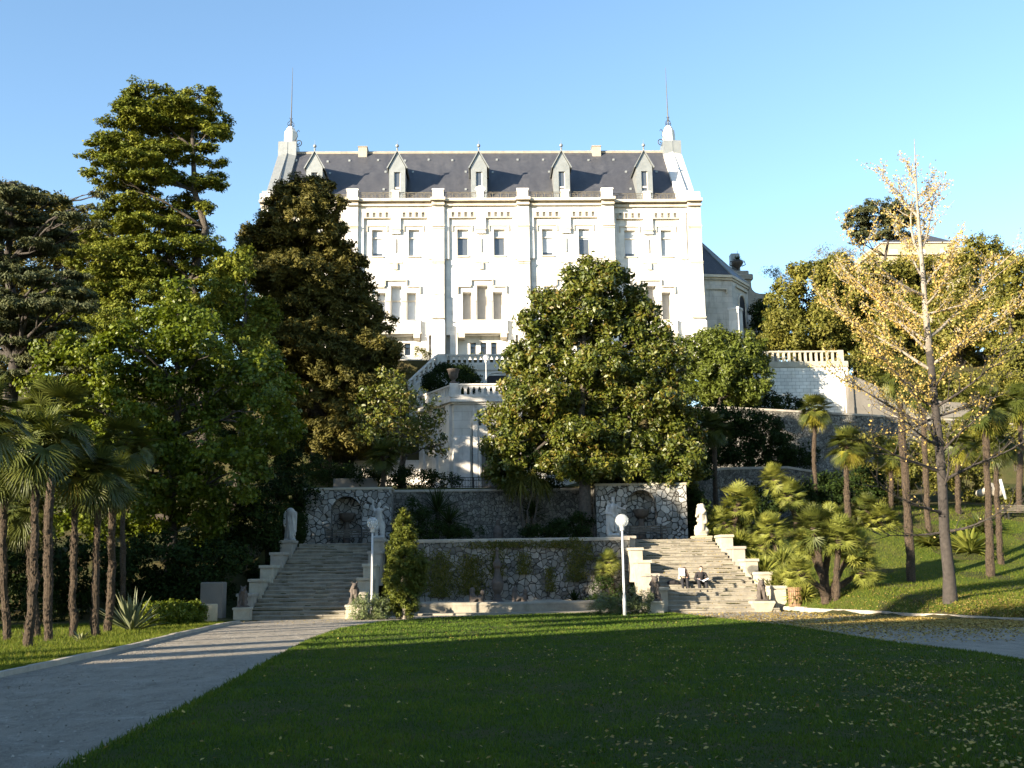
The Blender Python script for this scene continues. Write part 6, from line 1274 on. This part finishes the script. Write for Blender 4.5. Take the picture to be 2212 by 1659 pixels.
make_tree('broadleaf_tree', 'round fresh green tree between the magnolia and the white block wall', foot(1560, 84), lob(S, 84.5), M['l_round'], M['bark'], .3, cr=.48, leafL=.28, leafW=.12, per=90, cover=1.7, seed=28, jag=.22)
# hill trees at right
S = [(1690, 700, 40, 40), (1700, 640, 40, 34), (1750, 600, 50, 34), (1740, 660, 60, 44), (1800, 590, 46, 34), (1820, 640, 60, 44), (1760, 720, 60, 34), (1840, 700, 60, 44), (1860, 640, 60, 50), (1800, 735, 50, 20), (1880, 740, 50, 40), (1690, 750, 50, 24), (1760, 760, 60, 24), (1830, 765, 50, 24), (1670, 730, 30, 30)]
make_tree('oak_tree', 'wide sunlit holm oak behind the white block wall', foot(1780, 104), lob(S, 104, .9, 2.5), M['l_oak'], M['bark'], .45, cr=.65, leafL=.30, leafW=.17, per=105, cover=1.6, seed=41, jag=.2)
S = [(1680, 605, 34, 24), (1670, 595, 24, 18), (1790, 555, 44, 18), (1830, 550, 36, 16)]
make_tree('bare_tree', 'pale thinning tree behind the top of the holm oak', foot(1720, 116), lob(S, 116), M['l_pale'], M['greybark'], .3, cr=.6, leafL=.20, leafW=.08, per=38, cover=1.3, seed=42)
S = [(1860, 460, 34, 9), (1900, 447, 44, 10), (1940, 455, 36, 10), (1850, 480, 30, 8), (1900, 478, 40, 10), (1945, 482, 36, 10), (1850, 510, 26, 8), (1895, 505, 30, 8), (1930, 505, 30, 8), (1965, 470, 26, 8), (1865, 495, 26, 7), (1850, 525, 14, 6)]
make_tree('umbrella_pine', 'umbrella pine with crooked trunk on the skyline at right', foot(1900, 118), lob(S, 118, 1.0, 1.5), M['l_cedar'], M['bark'], .45, trunk_top=P(1925, 480, 118), cr=.55, leafL=.32, leafW=.13, per=60, cover=1.6, flat=.5, up=1, seed=43, jag=.3)
S = [(2110, 540, 40, 30), (2090, 590, 50, 40), (2150, 560, 40, 40), (2130, 640, 66, 44), (2070, 650, 50, 40), (2060, 710, 60, 44), (2150, 700, 60, 44), (2100, 770, 70, 44)]
make_tree('oak_tree', 'dense green oak on the hill right of the villa', foot(2110, 98), lob(S, 98, .9, 2.5), M['l_oak'], M['bark'], .45, cr=.65, leafL=.30, leafW=.17, per=100, cover=1.5, seed=44, jag=.2)
S = [(2200, 580, 44, 34), (2230, 620, 50, 50), (2200, 680, 50, 50), (2240, 740, 60, 60), (2190, 770, 60, 50), (2230, 830, 60, 40)]
make_tree('oak_tree', 'dark olive oak cut by the right edge', foot(2215, 92), lob(S, 92, .9, 2), M['l_oak'], M['bark'], .45, cr=.65, leafL=.30, leafW=.16, per=90, cover=1.5, seed=45, jag=.2)
S = [(1900, 585, 40, 24), (2040, 575, 36, 24), (1960, 580, 40, 20), (1960, 620, 70, 40), (1930, 680, 60, 44), (2000, 690, 60, 50), (1900, 740, 50, 44), (1980, 760, 80, 50), (1900, 800, 50, 30), (2050, 790, 70, 44), (2010, 590, 50, 30)]
make_tree('oak_tree', 'dark holm oak directly behind the yellow ginkgo', foot(1975, 101), lob(S, 101, .9, 2), M['l_oak'], M['bark'], .45, cr=.65, leafL=.30, leafW=.16, per=90, cover=1.5, seed=46, jag=.2)
S = [(1850, 790, 40, 26), (1880, 810, 40, 22), (2070, 850, 60, 30), (2130, 840, 60, 34), (2000, 830, 50, 24), (2190, 860, 50, 30)]
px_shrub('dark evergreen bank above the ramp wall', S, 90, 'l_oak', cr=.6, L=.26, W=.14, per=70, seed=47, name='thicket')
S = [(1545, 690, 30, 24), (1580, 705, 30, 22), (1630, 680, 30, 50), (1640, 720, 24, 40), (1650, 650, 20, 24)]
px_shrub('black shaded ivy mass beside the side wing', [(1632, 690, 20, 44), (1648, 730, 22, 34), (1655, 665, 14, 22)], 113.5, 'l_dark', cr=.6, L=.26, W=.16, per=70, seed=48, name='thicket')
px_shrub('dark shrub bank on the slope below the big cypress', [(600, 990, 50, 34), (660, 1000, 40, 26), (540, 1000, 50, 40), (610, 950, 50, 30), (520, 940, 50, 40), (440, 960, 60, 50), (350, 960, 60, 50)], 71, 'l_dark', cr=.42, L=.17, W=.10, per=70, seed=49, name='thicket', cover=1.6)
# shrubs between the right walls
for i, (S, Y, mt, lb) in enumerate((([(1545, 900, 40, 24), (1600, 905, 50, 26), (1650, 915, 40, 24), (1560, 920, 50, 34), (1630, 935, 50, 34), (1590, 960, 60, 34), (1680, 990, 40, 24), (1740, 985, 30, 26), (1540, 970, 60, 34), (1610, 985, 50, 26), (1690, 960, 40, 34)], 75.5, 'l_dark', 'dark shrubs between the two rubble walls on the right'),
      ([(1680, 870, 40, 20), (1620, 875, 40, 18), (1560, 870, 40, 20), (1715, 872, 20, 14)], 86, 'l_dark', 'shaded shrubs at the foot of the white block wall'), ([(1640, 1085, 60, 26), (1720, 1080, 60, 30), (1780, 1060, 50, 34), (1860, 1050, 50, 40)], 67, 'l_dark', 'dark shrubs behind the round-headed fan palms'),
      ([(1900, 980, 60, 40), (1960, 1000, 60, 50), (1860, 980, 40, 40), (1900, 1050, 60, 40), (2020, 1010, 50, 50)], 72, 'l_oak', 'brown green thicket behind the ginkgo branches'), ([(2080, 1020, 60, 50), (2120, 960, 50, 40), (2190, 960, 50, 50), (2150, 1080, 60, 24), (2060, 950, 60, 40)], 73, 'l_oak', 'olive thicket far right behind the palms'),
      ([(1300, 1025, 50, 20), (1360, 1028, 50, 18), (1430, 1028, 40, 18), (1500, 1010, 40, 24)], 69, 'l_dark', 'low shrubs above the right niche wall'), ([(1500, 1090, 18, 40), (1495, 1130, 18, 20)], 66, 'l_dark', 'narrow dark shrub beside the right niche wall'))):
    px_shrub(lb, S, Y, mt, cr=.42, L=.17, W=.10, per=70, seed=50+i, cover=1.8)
# ginkgo: bare below, yellow above
b_ = hit(2053, 1302, 30); yg_ = b_.y; t = thing('ginkgo_tree', 'tall autumn ginkgo with yellow leaves on its upper branches and bare lower limbs', 'tree', tuple(b_)); rd = random.Random(12); m = MB(); ml = MB()
tp = [P(px, py, yg_) for px, py in ((2053, 1302), (2050, 1240), (2040, 1150), (2036, 1050), (2028, 950), (2018, 860), (2008, 760), (2000, 680), (1994, 600), (1986, 500), (1980, 420), (1977, 350), (1975, 300))]
tr = [.30, .235, .205, .19, .175, .155, .15, .125, .10, .07, .045, .025, .01]; k7 = 6
ml.tube([tp[0]-Vector((0, 0, .3))]+tp[:k7+1], [.37]+tr[:k7+1], 12); m.tube(tp[k7:], tr[k7:], 9)
LV = []; tw = MB(); twl = MB()
def branch(p0, d, L, r, depth, leafy, low):
    pts = [p0]; dd = Vector(d).normalized(); n = 7
    for i in range(n):
        dd = (dd+Vector((rd.uniform(-.12, .12), rd.uniform(-.12, .12), rd.uniform(-.04, .13)))).normalized(); pts.append(pts[-1]+dd*L/n)
    rr = [max(.008, r*(1-i/(n+.5))) for i in range(n+1)]; ((ml if low else m) if depth == 0 else (twl if low else tw)).tube(pts, rr, 6 if depth == 0 else 4, False)
    if leafy > 0:
        for i in range(1, n+1):
            for q in range(int(leafy*(L/n)*21+rd.random())): LV.append(pts[i-1].lerp(pts[i], rd.random())+Vector((rd.gauss(0, .09), rd.gauss(0, .09), rd.gauss(-.03, .09))))
    if depth < 2:
        for i in range(1, n+1):
            for s in range(2 if depth == 0 else 1):
                if rd.random() < (.85 if depth == 0 else .5):
                    side = dd.cross(Vector((0, 0, 1))); side = side.normalized()*rd.choice((-1, 1)); nd = (dd*.7+side*rd.uniform(.3, .9)+Vector((0, 0, rd.uniform(-.35, .5)))).normalized()
                    branch(pts[i], nd, L*rd.uniform(.22, .42), r*.35, depth+1, leafy, low)
BR = [(1150, 1905, 1135, .03), (1150, 2190, 1085, .03), (1110, 1900, 1040, .05), (1020, 1860, 905, .08), (1040, 2195, 905, .08), (900, 1880, 930, .2), (900, 2140, 850, .25), (980, 2110, 860, .15), (960, 1930, 900, .1), (930, 1800, 810, .9), (880, 2180, 740, .25), (860, 1830, 700, 1.0), (800, 1815, 640, 1), (790, 2160, 640, 1), (740, 1825, 600, 1), (730, 2150, 560, 1), (690, 1850, 560, .8), (680, 2120, 620, 1.1), (640, 1830, 520, .9), (620, 2080, 500, 1), (560, 1915, 400, .7), (540, 2040, 400, .8), (470, 1925, 380, .6), (450, 2030, 390, .6), (400, 1960, 350, .4), (760, 1900, 640, 1.2), (840, 2080, 700, .9), (880, 1880, 790, 1), (600, 1940, 500, 1), (660, 2070, 560, 1.1), (1060, 2080, 930, 0), (990, 1990, 850, .1)]
def trunk_at(py):
    for a, c_ in zip(tp, tp[1:]):
        q0, q1 = P(2000, py, yg_).z, 0
        if a.z <= q0 <= c_.z: f = (q0-a.z)/(c_.z-a.z); return a.lerp(c_, f)
    return tp[-1]
for i, (pt, px, py, lf) in enumerate(BR):
    p0 = trunk_at(pt); dy = rd.uniform(-2.2, 2.2); e = P(px, py, yg_+dy); L = (e-p0).length; d = (e-p0).normalized()+Vector((0, 0, -.22)); branch(p0, d, L, .04+.04*min(1, L/5), 0, lf, pt > 800)
build('trunk', ml, M['greybark'], t, True); build('upper_trunk', m, M['palebark'], t, True); build('twigs', twl, M['greybark'], t); build('upper_twigs', tw, M['palebark'], t)  # sun and shade painted into the bark: dark lower limbs, pale upper ones
LV = np.array([tuple(v) for v in LV]); n = len(LV); rl = np.random.RandomState(3); lm = MB(); leaf_quads(LV, rl.normal(size=(n, 3))+np.array([0, -.3, .3]), rl.normal(size=(n, 3)), rl.uniform(.05, .13, n), rl.uniform(.05, .11, n), rl.rand(n), lm); build('crown', lm, M['l_ginkgo'], t)
# ================================================================== unseen trees placed to shade lawn, path, ginkgo and stairs
sp = [(0, 0, 9, 5.2, 5.2, 9), (0, 0, 18, 4.2, 4.2, 6), (1.5, 1, 13, 4.5, 4.5, 6), (-1.5, -1, 13, 4.5, 4.5, 6), (0, 0, 22, 2.6, 2.6, 3.6)]
sun2 = Vector((math.sin(R(SUN_AZ)), math.cos(R(SUN_AZ)), 0)); prp = Vector((sun2.y, -sun2.x, 0))
proto = make_tree('shade_tree', 'unseen tree beyond the left edge placed to cast garden shadow', (0, 0, -.2), sp, M['l_oak'], M['bark'], .5, 'tall trees around the lawn', trunk_top=(0, 0, 22), cr=1.3, leafL=.9, leafW=.7, per=70, cover=2.2, inner=.5, back=1, seed=61)
for i, (q, pp, s) in enumerate(((-40, -19.5, (1, 1, .8)), (-44, -13, (1.1, 1.1, .86)), (-40, -8, (1.05, 1.05, .83)), (-43, -1, (1.1, 1.1, .92)), (-40, 6, 1.0), (-44, 13, 1.1), (-41, 20, 1.1), (-40, 28, 1.1), (-38, 36, 1.1), (-41, -24.6, (.22, .22, 1.2)), (-38, -27.6, (.16, .16, .62)), (-36, -30.2, (.14, .14, .56)), (6, -50.0, (.55, .55, .47)), (9, -46.6, (.25, .25, .36)))):  # narrow and low copies added unseen to shade ginkgo trunk, path and left stairs
    pos = sun2*q + prp*pp; pos.z = -.2
    if i == 0: proto.location = pos; proto.scale = s; continue
    copy_thing(proto, pos, i*1.1, s)
sp = [(0, 0, 13.5, 3.9, 3.9, 4.2), (2.2, 1, 12.6, 2.6, 2.6, 3.2), (-2.2, -1, 14.2, 2.6, 2.6, 3.4), (0, -.5, 16.2, 2.8, 2.8, 2.4)]
hi = make_tree('high_crowned_tree', 'high crowned tree beyond the left edge shading the left stairs and the vine wall', (0, 0, -.2), sp, M['l_oak'], M['bark'], .28, 'high crowned trees left of the lawn', trunk_top=(0, 0, 16), cr=.9, leafL=.5, leafW=.38, per=80, cover=2.1, inner=.5, back=1, seed=62)
for i, (q, pp, s) in enumerate(((-1, -45.8, 1.0), (0, -50.8, 1.0))):
    pos = sun2*q + prp*pp; pos.z = -.2
    if i == 0: hi.location = pos; continue
    copy_thing(hi, pos, 2+i*1.3, s)
# ================================================================== GRASS AND FALLEN LEAVES
def inside(poly, x, y):
    c = np.zeros(len(x), bool); px_ = np.array([p[0] for p in poly]); py_ = np.array([p[1] for p in poly]); j = len(poly)-1
    for i in range(len(poly)):
        k = ((py_[i] > y) != (py_[j] > y)) & (x < (px_[j]-px_[i])*(y-py_[i])/(py_[j]-py_[i]+1e-12)+px_[i]); c ^= k; j = i
    return c
rg = np.random.RandomState(8)
def blades(x, y, z, h, w_, name, label, mat='l_blade', rnd=None):
    n = len(x); az = rg.uniform(0, 6.283, n); ln = rg.uniform(.1, .9, n)*h; c = np.stack([x, y, z], 1); s = np.stack([np.cos(az), np.sin(az), np.zeros(n)], 1)*(w_*.5)[:, None]
    b_ = rg.uniform(0, 6.283, n); tip = c+np.stack([np.cos(b_)*ln, np.sin(b_)*ln, h], 1); V = np.stack([c-s, c+s, tip], 1).reshape(-1, 3); mb = MB(); mb.arr(V, np.arange(n*3).reshape(-1, 3), rnd if rnd is not None else rg.rand(n))
    o = build(name, mb, M[mat]); tag(o, label, 'grass', kind='stuff'); return o
N1 = 420000; u = rg.rand(N1); y = 9+46*u**1.6; x = rg.uniform(-1, 1, N1)*(y*.56+1)+.5; k = inside(LAWN, x, y); x, y = x[k], y[k]
pn = .6*np.sin(x*1.1+2*np.sin(y*.5))*np.sin(y*.9+x*.3)+.5*np.sin(x*3.7+y*1.3+np.sin(y*2.1))*np.sin(y*2.9-x*1.7); k = rg.rand(len(x)) < np.clip(.95+.7*pn, .25, 1); x, y, pn = x[k], y[k], pn[k]; hh = (.024+.02*(y/50)+.014*pn)*rg.uniform(.5, 1.5, len(x))*1.25
blades(x, y, np.full(len(x), .03), hh, .006+.0006*y, 'lawn_grass', 'short blades of the broad lawn', rnd=np.clip(rg.rand(len(x))*.6+.1+.3*pn, 0, 1))
N2 = 90000; t_ = rg.rand(N2); tt_ = np.linspace(0, 1, len(kl)); kx = np.interp(t_, tt_, [a for a, b in kl]); y = np.interp(t_, tt_, [b for a, b in kl]); x = kx-.12-rg.rand(N2)**1.6*9
z = np.array([TZ(a, b) for a, b in zip(x, y)])+.04; k = y > 14; x, y, z = x[k], y[k], z[k]
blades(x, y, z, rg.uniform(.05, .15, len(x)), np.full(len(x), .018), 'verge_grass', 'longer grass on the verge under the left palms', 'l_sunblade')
N3 = 110000; x = rg.uniform(13.6, 42, N3); y = rg.uniform(34, 70, N3); d = (x-13.9)*.947+(y-52.6)*.325; k = (d > .12) & (x < y*.62); x, y = x[k], y[k]; z = np.array([TZ(a, b) for a, b in zip(x, y)])+.04
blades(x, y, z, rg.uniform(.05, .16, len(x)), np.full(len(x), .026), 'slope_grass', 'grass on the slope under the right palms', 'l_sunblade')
ed = []
for (a, b), (c, d_) in zip(LAWN[1:], LAWN[2:]):
    L = math.hypot(c-a, d_-b); m_ = int(L*260*max(.25, min(1, 30/max(8, b)))); f_ = rg.rand(m_); ed.append(np.stack([a+(c-a)*f_+rg.normal(size=m_)*.07, b+(d_-b)*f_+rg.normal(size=m_)*.07], 1))
ed = np.concatenate(ed); blades(ed[:, 0], ed[:, 1], np.full(len(ed), .006), rg.uniform(.03, .10, len(ed)), np.full(len(ed), .014)+.0006*ed[:, 1], 'edge_grass', 'ragged tufts along the lawn edge')
def fallen(x, y, z, name, label, s=(.03, .07)):
    n = len(x); mb = MB(); leaf_quads(np.stack([x, y, z+.02], 1), np.stack([rg.normal(size=n)*.35, rg.normal(size=n)*.35, np.ones(n)], 1), rg.normal(size=(n, 3)), rg.uniform(*s, n), rg.uniform(*s, n), rg.rand(n), mb)
    o = build(name, mb, M['l_fallen']); tag(o, label, 'fallen leaves', kind='stuff')
n = 26000; y = 9+42*rg.rand(n)**1.3; x = rg.uniform(-.55, .56, n)*y; k = inside(LAWN, x, y) & (rg.rand(n) < .05+.5*1.5*np.clip((x/y+.10)/.5, 0, 1)**1.2*np.clip(1.25-y/70, .2, 1)*np.clip(.55+.9*np.sin(x*.9+np.sin(y*.6)*2)*np.sin(y*.8-x*.5), .08, 1.4)); fallen(x[k], y[k], np.full(k.sum(), .065), 'fallen_leaves', 'yellow leaves scattered over the lawn')
n = 52000; r = np.abs(rg.normal(size=n))*8.5; a_ = rg.uniform(0, 6.283, n); x = tp[0].x-1+r*np.cos(a_)*1.35; y = yg_-4.5+r*np.sin(a_)*.9; k = (y < x*20) & (x > 7) & (y > 28) & (y < 62) & ~inside(LAWN, x, y); x, y = x[k], y[k]; z = np.array([TZ(a, b) for a, b in zip(x, y)])+.03; k = ~((x < 14.2) & (y > 51.5)); fallen(x[k], y[k], z[k], 'ginkgo_litter', 'golden carpet of leaves round the foot of the ginkgo', (.05, .10))
n = 700; i_ = rg.randint(0, 20, n); fr = rg.rand(n)**.6; x = np.where(rg.rand(n) < .5, rg.uniform(8.5, 13.4, n), 13.4-np.abs(rg.normal(size=n))*.8-i_*.07); y = 51.6+i_*.43+.43-.02-rg.rand(n)*.12; z = (i_+1)*.185; k = (x > 8.7) & (x < 12.6); fallen(x[k], y[k], z[k]+.0, 'step_litter', 'dry leaves lying along the right steps', (.05, .11))
n = 500; x = rg.uniform(-13.4, -6, n); y = rg.uniform(46, 52, n); fallen(x, y, np.full(n, .01), 'path_litter', 'few dry leaves on the left path', (.03, .06))
n = 16000; y = 10+40*rg.rand(n)**1.2; x = rg.uniform(-16, -2, n)-(40-y)*0; k = ~inside(LAWN, x, y) & (x > np.interp(y, [b for a, b in kl], [a for a, b in kl])+.1); x, y = x[k], y[k]; mb = MB(); n = len(x); leaf_quads(np.stack([x, y, np.full(n, .018)], 1), np.stack([rg.normal(size=n)*.3, rg.normal(size=n)*.3, np.ones(n)], 1), rg.normal(size=(n, 3)), rg.uniform(.015, .06, n), rg.uniform(.012, .04, n), rg.rand(n), mb); tag(build('path_grit', mb, M['plinth']), 'grit and small stones loose on the left path', 'grit', kind='stuff')
